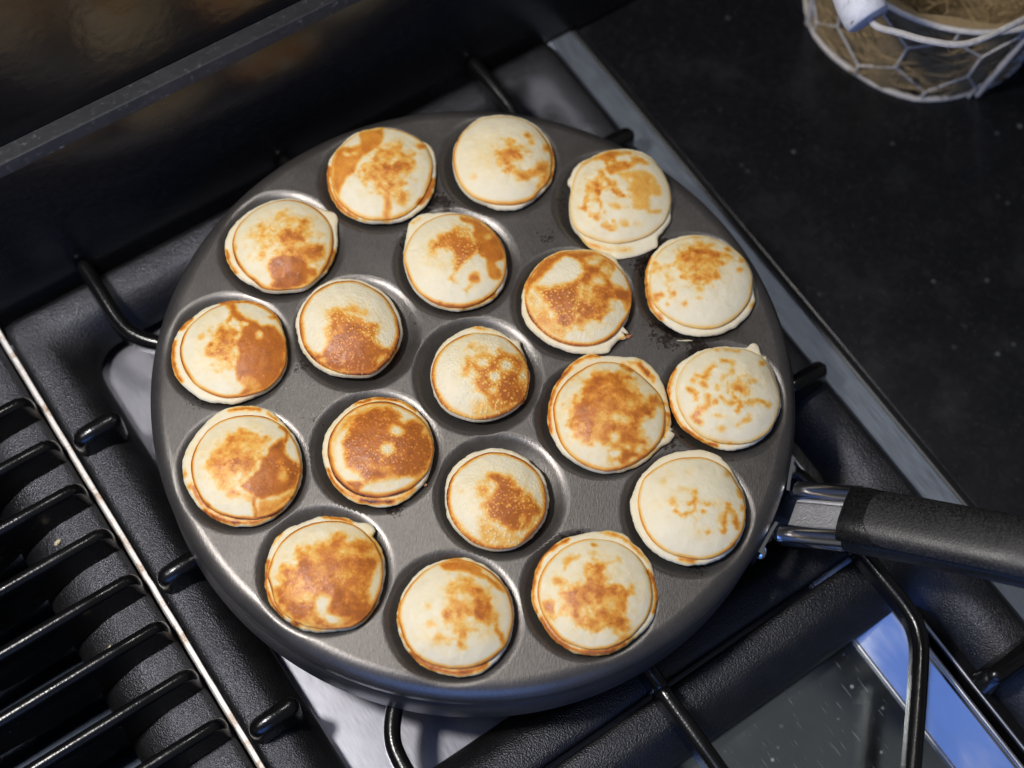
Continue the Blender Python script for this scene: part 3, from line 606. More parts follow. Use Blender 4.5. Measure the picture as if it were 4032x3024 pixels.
# ------------------------------------------------------------------ the poffertjes
# each poffertje: well, label, browning of its edge line, painting slant, batter outline, crust edge, browned patches (0.1 mm, about the well's centre), edge line width
CAKES = [
[7,"poffertje at the far rim with a smooth caramel wedge over its left half",0.5,[-0.126,0.621],[[-224,22],[-210,-59],[-179,-131],[-130,-186],[-67,-216],[-3,-225],[66,-217],[131,-193],[186,-149],[223,-88],[239,-17],[234,65],[221,138],[208,173],[177,201],[139,213],[75,239],[13,252],[-53,243],[-112,216],[-161,174],[-200,106],[-217,60]],[[-201,-4],[-186,-75],[-157,-138],[-119,-177],[-67,-208],[-6,-222],[54,-214],[109,-196],[156,-156],[193,-95],[213,-23],[217,60],[201,122],[174,169],[133,204],[78,225],[17,233],[-49,224],[-108,195],[-155,151],[-188,91],[-202,42]],[["P",0.62,9,0.1,0,[[-116,195],[-50,228],[-19,232],[-13,176],[-29,131],[-80,80],[-99,11],[-132,-41],[-144,-84],[-141,-134],[-172,-103],[-193,-42],[-200,30],[-189,98],[-120,129],[-106,159]]],["P",0.5,25,0.7,0,[[-76,61],[-9,148],[47,172],[110,150],[138,99],[146,26],[99,4],[126,-69],[134,-113],[97,-128],[51,-82],[-4,-82],[-57,-28],[-84,14]]],["P",0.68,21,0.5,0,[[-21,62],[39,100],[134,99],[143,44],[72,23],[24,5]]],["S",0.6,11,0.1,0,[[51,-82],[68,-206]],34],["E",0.6,17,0.4,0,[[116,-98]],[31,32]],["E",0.7,11,0.1,0,[[154,172]],[21,16]],["H",0.8,6,0,0,[[-148,77]],[14,9]],["H",0.6,6,0,0,[[-119,89]],[9,8]],["S",0.78,8,0.2,0,[[-216,0],[-203,-71],[-168,-143],[-116,-197],[-57,-223]],19],["S",0.8,8,0.2,0,[[226,17],[218,-57],[190,-99]],29],["S",0.5,6,0.2,0,[[-25,-226],[90,-202]],13]],12],
[8,"cream poffertje at the far rim with one small golden patch right of centre",0.55,[-0.033,0.649],[[-200,17],[-186,-65],[-152,-128],[-98,-179],[-37,-214],[20,-229],[70,-225],[122,-205],[177,-147],[220,-82],[236,-14],[232,65],[210,128],[181,170],[135,215],[75,243],[13,246],[-46,238],[-114,209],[-166,147],[-192,80]],[[-195,-22],[-176,-93],[-142,-151],[-93,-193],[-31,-214],[39,-216],[108,-202],[162,-167],[190,-116],[219,-61],[220,23],[203,96],[173,147],[127,192],[67,219],[7,223],[-52,212],[-116,182],[-163,125],[-191,54]],[["P",0.52,24,0.7,0,[[-29,52],[14,88],[50,113],[93,92],[101,28],[77,5],[56,-46],[16,-43],[-12,-11],[-24,15]]],["P",0.58,15,0.3,0,[[62,-35],[109,-27],[147,-16],[170,21],[204,32],[223,7],[215,-55],[190,-105],[165,-128],[191,-50],[185,-32],[152,-57],[109,-87],[75,-70]]],["E",0.75,11,0.2,0,[[102,146]],[20,16]],["E",0.5,13,0.2,0,[[122,116]],[10,14]],["E",0.6,13,0.2,0,[[192,100]],[16,23]],["S",0.75,9,0.2,0,[[216,95],[228,31],[228,-29],[211,-83]],17],["S",0.5,6,0.2,0,[[115,-196],[173,-154]],9],["E",0.2,85,0.2,0,[[-41,22]],[79,83]],["E",0.25,17,0.3,0,[[-92,-90]],[16,18]]],12],
[9,"pale yellow-topped poffertje on the far right with a wide batter flap on its near side",0.32,[0.061,0.63],[[-202,56],[-185,27],[-182,-46],[-164,-121],[-138,-175],[-97,-222],[-64,-243],[16,-260],[52,-274],[108,-254],[178,-211],[208,-183],[207,-147],[233,-93],[253,-53],[249,-4],[245,60],[229,122],[191,195],[133,251],[71,271],[7,267],[-63,245],[-122,202],[-172,155],[-194,104]],[[-183,-43],[-170,-114],[-146,-168],[-103,-197],[-40,-213],[26,-215],[94,-194],[156,-157],[202,-108],[229,-54],[239,21],[226,97],[188,169],[131,225],[69,247],[6,243],[-64,219],[-126,170],[-167,116],[-182,40]],[["P",0.6,11,0.25,0.2,[[-150,149],[-115,188],[-64,230],[10,248],[48,236],[-7,222],[-4,198],[55,204],[53,223],[80,232],[122,207],[108,190],[84,195],[33,149],[-5,133],[-28,119],[-54,143],[-48,162],[-78,181],[-121,173]]],["P",0.42,13,0.15,0,[[-5,133],[48,151],[111,162],[152,151],[192,102],[200,57],[158,41],[160,-23],[203,-16],[197,-35],[147,-48],[130,-29],[83,-32],[72,35],[51,49],[56,78],[34,102]]],["P",0.62,17,0.8,0,[[-61,132],[-42,107],[-18,102],[21,35],[60,42],[15,11],[-18,28],[-36,53],[-47,79],[-56,13],[-46,-41],[-43,-104],[-65,-117],[-99,-87],[-120,-81],[-130,-28],[-128,27],[-110,77],[-82,110]]],["H",0.8,17,0,0,[[-79,-56]],[24,32]],["H",0.7,17,0,0,[[-94,6]],[20,18]],["H",0.7,6,0,0,[[-34,174]],[9,11]],["H",0.7,5,0,0,[[60,111]],[8,9]],["H",0.6,5,0,0,[[147,117]],[8,10]],["E",0.6,13,0.3,0,[[15,-26]],[27,11]],["E",0.5,13,0.4,0,[[-4,-133]],[31,18]],["E",0.62,9,0.2,0,[[5,-150]],[20,10]],["E",0.5,8,0.2,0,[[12,-106]],[9,10]],["E",0.4,15,0.3,0,[[60,-113]],[20,23]],["E",0.3,15,0.3,0,[[105,-101]],[20,14]],["S",0.3,13,0.3,0,[[-108,-219],[-59,-241],[12,-247],[88,-234]],25],["S",0.6,5,0.4,0,[[-99,-226],[-19,-248],[35,-250],[80,-233]],6]],12],
[10,"domed white poffertje by the right rim with mottled gold only on its far half",0.42,[0.129,0.566],[[-214,-24],[-195,-99],[-167,-155],[-122,-190],[-66,-219],[-4,-232],[64,-225],[127,-202],[181,-161],[226,-102],[249,-42],[246,5],[236,43],[230,91],[205,144],[163,190],[106,225],[42,244],[-29,243],[-97,218],[-156,176],[-193,116],[-212,46]],[[-198,0],[-194,-64],[-176,-113],[-146,-151],[-97,-181],[-35,-203],[34,-206],[93,-192],[151,-152],[196,-94],[222,-33],[227,37],[218,88],[187,145],[145,182],[89,208],[30,223],[-32,217],[-92,191],[-150,145],[-184,95],[-195,49]],[["P",0.5,22,0.7,0,[[-81,172],[-14,201],[49,194],[90,165],[158,146],[182,141],[155,128],[94,113],[98,60],[57,5],[11,2],[-35,-6],[-64,24],[-102,62],[-107,26],[-94,-33],[-76,-65],[-94,-77],[-116,-2],[-125,53],[-187,21],[-197,45],[-184,70],[-134,69],[-91,103],[-93,134]]],["P",0.64,25,0.5,0,[[-66,170],[-13,197],[58,178],[123,149],[46,140],[9,116],[-75,106]]],["S",0.6,10,0.3,0,[[-166,-84],[-144,-76]],25],["E",0.6,10,0.2,0,[[-161,-97]],[13,17]],["E",0.6,10,0.2,0,[[171,97]],[13,13]],["E",0.55,9,0.2,0,[[-39,-95]],[12,15]],["E",0.5,9,0.2,0,[[-113,-117]],[10,9]],["E",0.4,14,0.3,0,[[13,-24]],[19,17]],["E",0.35,10,0.2,0,[[16,-63]],[12,11]],["E",0.58,10,0.3,0,[[116,183]],[19,13]],["E",0.62,9,0.2,0,[[-91,-63]],[15,17]],["S",0.75,8,0.3,0,[[-207,106],[-215,25],[-206,-44],[-180,-134],[-133,-186]],17],["E",0.5,6,0.2,0,[[-23,220]],[23,5]],["E",0.5,8,0.2,0,[[234,-65]],[10,17]]],11],
[11,"white poffertje by the right rim with scattered golden squiggles and a batter nub",0.32,[0.159,0.474],[[-236,14],[-225,-41],[-201,-102],[-164,-153],[-113,-188],[-44,-217],[23,-222],[87,-204],[144,-165],[188,-116],[214,-43],[225,20],[214,71],[192,134],[161,195],[152,221],[138,212],[115,259],[96,267],[78,255],[64,238],[3,234],[-64,221],[-122,193],[-178,144],[-215,96]],[[-203,29],[-202,-28],[-186,-78],[-160,-126],[-128,-160],[-81,-189],[-29,-202],[30,-202],[87,-191],[137,-165],[178,-123],[204,-59],[214,16],[200,71],[173,132],[140,185],[93,215],[36,218],[-24,212],[-83,194],[-140,155],[-180,103]],[["S",0.6,14,0.4,0,[[-140,52],[-127,71],[-86,70],[-81,103],[-60,128]],17],["E",0.65,12,0.3,0,[[-89,36]],[17,14]],["S",0.64,12,0.3,0,[[-152,10],[-124,-6],[-115,-25]],19],["S",0.7,14,0.3,0,[[-76,-11],[-69,-42],[-96,-79],[-120,-107],[-96,-127]],25],["S",0.6,14,0.3,0,[[-70,-34],[-41,-29]],21],["S",0.5,14,0.4,0,[[-25,158],[5,159],[18,136],[9,102],[-13,90],[-16,81]],17],["P",0.52,17,0.7,0,[[32,89],[91,107],[114,94],[83,56],[81,31],[37,24],[6,44]]],["S",0.62,12,0.3,0,[[-20,-10],[11,-25],[55,-14],[50,-55]],19],["S",0.58,12,0.3,0,[[26,22],[47,-7]],17],["S",0.6,12,0.3,0,[[88,-16],[121,1],[150,-2],[166,-12]],19],["E",0.5,10,0.3,0,[[-18,-86]],[22,10]],["S",0.55,12,0.3,0,[[51,-115],[89,-85],[99,-67]],16],["E",0.45,14,0.2,0,[[-10,-141]],[15,16]],["S",0.5,10,0.3,0,[[-38,28],[-39,44]],14],["S",0.5,10,0.3,0,[[4,19],[4,68]],15],["E",0.5,9,0.2,0,[[132,172]],[15,14]],["E",0.52,6,0.2,0,[[-59,203]],[15,7]],["S",0.42,7,0.2,0,[[-18,212],[35,212]],12],["S",0.76,8,0.3,0,[[-218,85],[-230,13],[-224,-51],[-188,-126],[-147,-171],[-78,-204],[-22,-218]],16],["S",0.62,5,0.3,0,[[-35,-199],[17,-202],[60,-197]],8]],11],
[12,"palest poffertje, in the well next to the handle",0.62,[0.139,0.383],[[-226,14],[-219,-42],[-193,-106],[-152,-155],[-99,-192],[-37,-212],[27,-211],[89,-196],[147,-161],[193,-105],[220,-33],[224,36],[214,103],[185,157],[148,209],[116,245],[104,255],[48,268],[1,264],[-63,246],[-126,209],[-179,149],[-212,86]],[[-201,3],[-189,-48],[-170,-94],[-137,-138],[-92,-171],[-37,-189],[27,-192],[90,-182],[140,-154],[180,-114],[208,-54],[217,16],[205,82],[176,135],[140,184],[90,215],[35,226],[-23,218],[-79,199],[-137,159],[-180,113],[-197,65]],[["E",0.5,20,0.3,0,[[-69,27]],[22,15]],["S",0.64,11,0.3,0,[[16,79],[22,49],[-8,26]],15],["S",0.6,11,0.3,0,[[16,41],[22,8],[-1,-11],[-29,-23],[-55,-12]],15],["E",0.6,9,0.2,0,[[67,37]],[11,11]],["E",0.6,7,0.2,0,[[55,7]],[10,8]],["S",0.58,10,0.3,0,[[148,50],[150,24],[135,-5],[138,-54]],26],["S",0.58,10,0.3,0,[[157,29],[181,-9],[194,-37]],31],["S",0.28,22,0.3,0,[[31,36],[152,51]],18],["H",0.7,7,0,0,[[162,7]],[14,13]],["E",0.58,9,0.2,0,[[76,-75]],[13,10]],["E",0.25,18,0.2,0,[[48,-83]],[18,15]],["E",0.25,15,0.2,0,[[-105,106]],[11,19]],["E",0.25,15,0.2,0,[[-93,135]],[11,9]],["E",0.22,15,0.2,0,[[-16,159]],[11,9]],["E",0.35,11,0.2,0,[[29,-33]],[8,17]],["E",0.5,9,0.2,0,[[137,179]],[13,13]],["S",0.64,7,0.2,0,[[187,114],[200,89]],17],["E",0.5,7,0.2,0,[[203,44]],[9,16]],["E",0.6,7,0.2,0,[[178,-111]],[11,14]],["S",0.25,15,0.2,0,[[-38,78],[5,85]],22],["P",0.76,6,0.2,0,[[-24,-200],[28,-188],[63,-184],[40,-205],[2,-211]]]],10],
[13,"wavy-edged poffertje at the near right rim with a broad golden patch",0.55,[0.078,0.308],[[-214,-24],[-201,-76],[-178,-119],[-145,-160],[-95,-202],[-37,-228],[33,-233],[93,-219],[148,-186],[199,-136],[241,-76],[260,-13],[258,45],[237,111],[218,160],[187,195],[141,229],[109,254],[55,261],[10,254],[-56,232],[-110,209],[-161,163],[-197,110],[-212,41]],[[-194,-23],[-179,-78],[-152,-124],[-120,-161],[-82,-194],[-28,-210],[27,-214],[81,-204],[133,-176],[174,-138],[210,-86],[229,-37],[232,28],[213,97],[179,151],[137,188],[85,210],[28,214],[-28,207],[-82,184],[-130,143],[-169,93],[-190,35]],[["P",0.6,21,0.6,0,[[-28,100],[4,119],[40,118],[65,78],[86,45],[151,58],[153,40],[140,2],[152,-53],[162,-116],[178,-134],[164,-165],[114,-179],[121,-150],[84,-124],[34,-146],[-2,-127],[-39,-136],[-75,-95],[-103,-92],[-102,-49],[-109,-15],[-68,21],[-31,34],[-17,65]]],["P",0.72,14,0.4,0,[[-163,-55],[-141,-41],[-124,-67],[-122,-109],[-138,-119],[-155,-93]]],["E",0.66,14,0.3,0,[[-115,28]],[21,18]],["S",0.62,14,0.4,0,[[-54,140],[-87,116],[-100,85]],16],["E",0.7,8,0.2,0,[[-5,190]],[12,8]],["E",0.36,11,0.3,0,[[8,153]],[21,8]],["S",0.42,12,0.3,0,[[93,144],[40,114]],12],["E",0.74,25,0.5,0,[[-69,-59]],[35,25]],["E",0.7,21,0.4,0,[[24,-119]],[35,21]],["E",0.7,28,0.4,0,[[125,-93]],[31,43]],["E",0.68,18,0.4,0,[[57,62]],[17,21]],["H",0.6,21,0,0,[[15,-71]],[24,18]],["H",0.5,18,0,0,[[75,-47]],[21,9]],["S",0.8,6,0.3,0,[[-110,197],[-174,139],[-208,72],[-214,16],[-205,-54],[-185,-105]],13],["S",0.87,9,0.2,0,[[-165,-123],[-140,-158],[-90,-200],[-25,-225],[43,-225],[110,-204],[151,-174]],22],["S",0.8,7,0.3,0,[[212,119],[242,69],[254,16],[248,-38]],16],["S",0.6,6,0.3,0,[[19,244],[83,243],[136,214],[181,180],[209,151]],11]],10],
[14,"poffertje nearest the viewer, white on its left and patchy orange-brown on its right",0.75,[-0.014,0.278],[[-208,-37],[-192,-91],[-159,-146],[-111,-187],[-52,-213],[11,-225],[65,-222],[123,-203],[168,-162],[200,-116],[222,-56],[228,5],[218,64],[191,124],[145,175],[88,212],[33,227],[-23,224],[-76,204],[-134,168],[-177,111],[-204,42]],[[-199,-38],[-181,-91],[-154,-136],[-117,-172],[-70,-192],[-14,-201],[33,-201],[86,-189],[137,-164],[179,-127],[207,-81],[219,-23],[216,40],[192,104],[146,158],[92,193],[34,209],[-22,208],[-75,189],[-128,152],[-168,99],[-195,34]],[["P",0.64,9,0.15,0,[[-77,181],[-42,205],[13,213],[63,203],[92,174],[141,149],[180,116],[160,113],[114,142],[70,156],[27,168],[-36,165]]],["P",0.48,22,0.6,0,[[-30,130],[15,152],[73,135],[118,113],[133,58],[175,1],[136,-16],[94,-33],[69,-75],[49,-123],[31,-119],[15,-80],[-27,-30],[-39,4],[-23,34],[-31,90]]],["P",0.68,17,0.2,0,[[43,105],[82,126],[121,92],[137,52],[140,10],[156,-9],[96,-22],[65,-2],[56,61]]],["E",0.74,19,0.4,0,[[-17,-4]],[20,28]],["E",0.7,17,0.4,0,[[18,19]],[17,28]],["E",0.6,14,0.3,0,[[47,-110]],[17,17]],["E",0.62,14,0.3,0,[[19,-58]],[17,17]],["E",0.58,14,0.2,0,[[-72,-46]],[17,13]],["E",0.36,12,0.2,0,[[-96,16]],[12,15]],["E",0.55,21,0.3,0,[[-36,-101]],[24,14]],["E",0.62,17,0.4,0,[[15,126]],[24,17]],["S",0.7,10,0.3,0,[[164,-18],[183,-54],[200,-79]],21],["H",0.7,14,0,0,[[9,79]],[17,14]],["H",0.7,10,0,0,[[66,-9]],[12,12]],["E",0.28,31,0.2,0,[[131,-48]],[41,28]],["S",0.87,10,0.2,0,[[-131,-171],[-68,-200],[-6,-211],[56,-212],[107,-194],[151,-167]],21],["S",0.72,5,0.2,0,[[-176,-102],[-145,-149]],10],["S",0.7,5,0.2,0,[[-207,20],[-198,-42],[-188,-75]],9],["E",0.8,6,0.2,0,[[-25,211]],[31,6]]],10],
[15,"mostly brown poffertje at the near left rim with two white spots near its edge",0.87,[-0.109,0.294],[[-212,-68],[-199,-113],[-172,-162],[-126,-201],[-69,-231],[-4,-246],[49,-241],[104,-219],[164,-192],[201,-147],[225,-87],[231,-21],[226,36],[213,85],[185,125],[159,154],[165,177],[156,190],[129,203],[91,197],[39,211],[-17,208],[-61,197],[-112,167],[-169,132],[-205,86],[-217,33],[-217,-11]],[[-197,-11],[-200,-62],[-175,-115],[-148,-168],[-102,-206],[-46,-229],[16,-235],[76,-228],[135,-212],[177,-181],[206,-131],[222,-68],[220,3],[207,59],[174,112],[124,156],[70,181],[14,183],[-41,173],[-93,151],[-142,114],[-174,69],[-190,26]],[["P",0.7,21,0.45,0.2,[[-115,49],[-56,69],[-6,98],[24,125],[50,133],[76,108],[112,121],[139,110],[151,138],[188,110],[203,62],[196,24],[188,-13],[191,-70],[190,-102],[215,-106],[205,-149],[165,-191],[88,-220],[15,-231],[-55,-224],[-113,-191],[-160,-142],[-182,-106],[-151,-87],[-155,-16],[-126,-4],[-99,0]]],["P",0.82,17,0.15,0.2,[[190,-102],[214,-102],[202,-153],[162,-195],[88,-220],[114,-177],[76,-155],[54,-112],[98,-91]]],["E",0.82,28,0.3,0.3,[[45,-28]],[48,32]],["E",0.8,21,0.3,0,[[-76,26]],[31,18]],["E",0.8,24,0.3,0,[[-126,-72]],[27,21]],["E",0.8,21,0.3,0,[[96,93]],[41,14]],["P",0.8,17,0.3,0.1,[[-154,-141],[-66,-131],[-16,-144],[-14,-187],[-56,-221],[-110,-187]]],["H",0.95,14,0,0,[[18,-143]],[24,37]],["H",0.95,14,0,0,[[61,-189]],[32,18]],["H",0.7,12,0,0,[[101,-183]],[14,8]],["H",0.6,21,0,0,[[-35,-133]],[27,9]],["H",0.45,21,0,0,[[-98,-111]],[34,9]],["H",0.45,21,0,0,[[80,64]],[24,11]],["H",0.8,19,0,0,[[206,-35]],[14,39]],["H",0.5,17,0,0,[[174,86]],[14,21]],["H",0.35,21,0,0,[[-51,40]],[24,14]],["S",0.9,6,0.2,0,[[-38,195],[32,197],[69,184]],10],["S",0.87,6,0.2,0,[[-208,-10],[-204,-74],[-190,-125],[-158,-170],[-109,-212]],13],["E",1.0,9,0.1,0,[[-56,-228]],[19,11]],["S",0.55,10,0.2,0,[[-24,-241],[29,-236]],13],["S",0.7,5,0.2,0,[[-205,60],[-183,108]],9]],10],
[16,"poffertje by the left rim with a dark reddish triangle on its right side",0.82,[-0.179,0.363],[[-229,-18],[-215,-65],[-185,-121],[-138,-170],[-84,-206],[-23,-226],[41,-231],[95,-219],[148,-188],[192,-140],[221,-76],[232,-2],[222,58],[201,117],[166,170],[117,213],[59,251],[1,265],[-52,261],[-110,239],[-158,196],[-198,130],[-223,64],[-230,17]],[[-189,-28],[-171,-82],[-144,-126],[-106,-169],[-54,-198],[5,-209],[60,-208],[113,-194],[164,-164],[203,-113],[223,-57],[227,8],[213,67],[184,124],[139,172],[89,203],[36,216],[-21,212],[-75,196],[-126,164],[-165,115],[-185,57],[-192,10]],[["P",0.56,20,0.55,0.1,[[-130,31],[-98,98],[-56,133],[-18,158],[10,163],[47,141],[84,136],[71,79],[57,8],[32,-46],[3,-77],[31,-106],[62,-120],[34,-121],[-7,-127],[-44,-118],[-64,-91],[-100,-74],[-124,-44],[-131,1]]],["P",0.84,7,0.1,0.1,[[99,115],[123,142],[139,129],[157,78],[198,53],[219,34],[221,-12],[212,-59],[165,-89],[111,-116],[83,-121],[62,-105],[34,-87],[10,-76],[43,-29],[60,8],[73,49]]],["E",0.76,33,0.4,0.3,[[-31,17]],[52,30]],["E",0.68,18,0.3,0,[[4,142]],[24,15]],["E",0.66,18,0.4,0,[[54,107]],[21,26]],["H",0.35,22,0,0,[[-3,90]],[38,19]],["H",0.6,16,0,0,[[163,-6]],[17,25]],["H",0.3,11,0,0,[[139,44]],[14,11]],["H",0.45,22,0,0,[[-10,-49]],[42,15]],["P",0.78,11,0.1,0.7,[[116,33],[213,48],[222,4],[182,-10],[160,24]]],["S",0.82,7,0.2,0,[[114,183],[143,165],[139,129]],18],["S",0.78,8,0.2,0,[[72,-119],[92,-190]],18],["P",0.52,13,0.3,0.2,[[86,-131],[150,-102],[206,-60],[220,-27],[222,-72],[191,-130],[150,-170],[98,-193]]],["H",0.9,4,0,0,[[-4,-34]],[7,7]],["S",0.9,9,0.2,0,[[-163,-111],[-132,-151],[-90,-182]],18],["S",0.94,11,0.2,0,[[-97,-198],[-36,-221],[21,-224]],24],["S",1.0,7,0.2,0,[[-1,-223],[45,-223]],13],["S",0.84,11,0.2,0,[[44,-220],[101,-207],[163,-164],[188,-130]],18],["S",1.0,7,0.2,0,[[151,-177],[186,-138]],15],["E",1.0,7,0,0,[[208,-90]],[7,8]],["S",0.84,6,0.2,0,[[-97,224],[-43,243],[18,245]],14],["S",0.8,6,0.2,0,[[54,233],[94,212]],12],["E",0.6,5,0.1,0,[[-208,-61]],[6,13]],["E",0.6,7,0.1,0,[[-177,-109]],[10,14]]],10],
[17,"leftmost poffertje, with a solid brown right half and bare white left half",0.82,[-0.207,0.451],[[-216,-64],[-199,-114],[-171,-158],[-121,-198],[-55,-232],[12,-239],[68,-230],[128,-202],[183,-153],[215,-107],[231,-44],[231,14],[210,93],[176,158],[122,204],[54,222],[-20,216],[-76,196],[-135,157],[-176,108],[-208,53],[-221,-3]],[[-179,-53],[-160,-103],[-129,-146],[-88,-184],[-35,-207],[26,-219],[82,-210],[135,-189],[184,-159],[221,-109],[238,-45],[231,15],[208,85],[174,142],[121,183],[61,203],[-2,200],[-54,181],[-106,145],[-147,96],[-175,42],[-184,-9]],[["P",0.8,8,0.08,0,[[-37,187],[-14,199],[-1,172],[35,145],[87,128],[115,116],[147,126],[185,103],[213,74],[231,11],[234,-49],[217,-109],[186,-154],[126,-184],[82,-199],[99,-160],[68,-133],[46,-80],[44,-20],[30,27],[38,62],[20,109],[-19,136],[-33,167]]],["H",0.8,8,0,0,[[43,108]],[14,13]],["H",0.75,10,0,0,[[110,70]],[15,15]],["H",0.45,15,0,0,[[135,-155]],[18,12]],["H",0.4,11,0,0,[[225,-2]],[11,16]],["H",0.35,19,0,0,[[111,-130]],[29,20]],["P",0.58,29,0.6,0.1,[[-73,60],[-42,86],[8,98],[38,62],[34,12],[38,-45],[30,-91],[-11,-90],[-55,-56],[-84,-24],[-70,11]]],["P",0.72,23,0.4,0.1,[[-44,65],[-12,53],[9,7],[-19,-18],[-50,6]]],["E",0.42,11,0.2,0,[[-110,25]],[12,13]],["E",0.3,27,0.3,0,[[-77,-23]],[22,32]],["E",0.3,23,0.3,0,[[-50,-64]],[29,16]],["P",0.74,11,0.2,0,[[-48,185],[-28,193],[-1,139],[-19,102],[-36,112],[-21,144]]],["S",0.85,6,0.2,0,[[-212,-13],[-205,-73],[-187,-123],[-145,-176]],16],["S",0.95,6,0.2,0,[[-167,98],[-200,47]],16],["S",0.9,6,0.2,0,[[-71,186],[-15,204],[59,210],[123,189],[172,151]],11],["E",0.95,5,0.1,0,[[152,156]],[13,5]]],11],
[18,"poffertje at the far left rim with a pointed batter flap and brown near patch",0.82,[-0.188,0.544],[[-218,-63],[-198,-112],[-165,-158],[-116,-193],[-50,-220],[19,-226],[81,-215],[137,-189],[184,-138],[219,-84],[234,-21],[230,54],[218,109],[210,162],[193,181],[153,188],[112,199],[42,218],[-27,213],[-91,184],[-144,141],[-187,88],[-214,35],[-222,-11]],[[-189,-32],[-174,-82],[-149,-130],[-110,-171],[-70,-198],[-27,-227],[26,-227],[76,-216],[133,-198],[177,-152],[204,-96],[218,-28],[212,45],[195,95],[159,143],[114,175],[57,194],[-5,195],[-63,174],[-117,135],[-162,78],[-183,30]],[["P",0.4,32,0.7,0.1,[[-124,20],[-102,59],[-70,91],[-32,129],[21,134],[70,124],[103,112],[126,72],[153,32],[104,-12],[-4,-48],[-30,-104],[-69,-102],[-99,-64],[-119,-24]]],["P",0.62,26,0.5,0.1,[[-25,19],[28,63],[76,54],[112,25],[149,31],[194,-5],[200,-56],[142,-92],[38,-67],[-18,-50],[-12,-5]]],["P",0.8,9,0.1,0,[[-20,-81],[36,-54],[114,-62],[142,-92],[175,-104],[185,-137],[163,-162],[120,-195],[67,-213],[5,-219],[7,-176],[-14,-145],[-26,-108]]],["H",0.55,14,0,0,[[164,-149]],[19,18]],["H",0.4,20,0,0,[[183,-85]],[19,26]],["E",0.68,20,0.3,0,[[77,107]],[26,22]],["E",0.58,16,0.3,0,[[-12,128]],[19,11]],["E",0.6,18,0.3,0,[[-46,46]],[22,17]],["E",0.76,22,0.3,0,[[38,48]],[37,22]],["E",0.78,22,0.3,0.1,[[161,-11]],[26,26]],["H",0.5,24,0,0,[[-71,-15]],[26,39]],["H",0.5,14,0,0,[[11,-27]],[21,19]],["H",0.5,16,0,0,[[-25,77]],[19,17]],["S",0.75,10,0.3,0,[[229,-8],[224,-61],[195,-114]],19],["S",0.85,6,0.2,0,[[-206,-82],[-180,-130],[-145,-171]],12],["E",0.6,6,0.1,0,[[-172,-72]],[7,22]]],11],
[1,"inner poffertje with a tan crescent down its right side beside honeycomb bubbles",0.75,[-0.058,0.554],[[-222,39],[-216,-31],[-191,-101],[-152,-154],[-99,-197],[-42,-222],[27,-229],[86,-215],[142,-184],[188,-132],[212,-63],[209,15],[192,83],[152,148],[99,197],[41,223],[-23,230],[-88,221],[-163,201],[-205,171],[-223,119]],[[-213,-35],[-186,-104],[-151,-159],[-103,-198],[-43,-222],[18,-226],[77,-212],[132,-179],[174,-130],[203,-64],[207,6],[188,73],[149,133],[100,178],[42,204],[-17,209],[-77,197],[-134,164],[-180,112],[-205,54],[-214,4]],[["P",0.67,8,0.15,0,[[-20,204],[23,207],[93,178],[149,134],[189,70],[191,26],[160,4],[191,-26],[189,-66],[147,-64],[135,-36],[116,14],[86,35],[63,93],[42,129],[51,149],[35,173],[-4,179]]],["P",0.62,16,0.25,0.9,[[-92,97],[-56,112],[-16,151],[31,150],[42,125],[70,94],[80,51],[53,3],[24,-37],[8,-57],[-8,-25],[-25,34],[-75,34],[-102,12],[-125,61],[-96,74]]],["H",0.5,20,0,0,[[12,120]],[25,18]],["E",0.32,32,0.3,0.5,[[-102,12]],[27,35]],["E",0.68,12,0.1,0,[[83,-75]],[23,26]],["S",0.46,12,0.2,0,[[83,-97],[62,-135]],19],["S",0.4,12,0.3,0.3,[[1,-58],[-9,-95],[19,-107]],16],["E",0.18,45,0.2,0.2,[[-49,-32]],[45,43]],["H",0.5,11,0,0,[[116,124]],[13,11]],["H",0.6,11,0,0,[[186,8]],[15,12]],["S",0.85,8,0.2,0,[[-36,-215],[25,-218],[84,-208],[139,-173],[179,-132]],19],["S",0.4,6,0.2,0,[[-207,140],[-181,167]],12]],11],
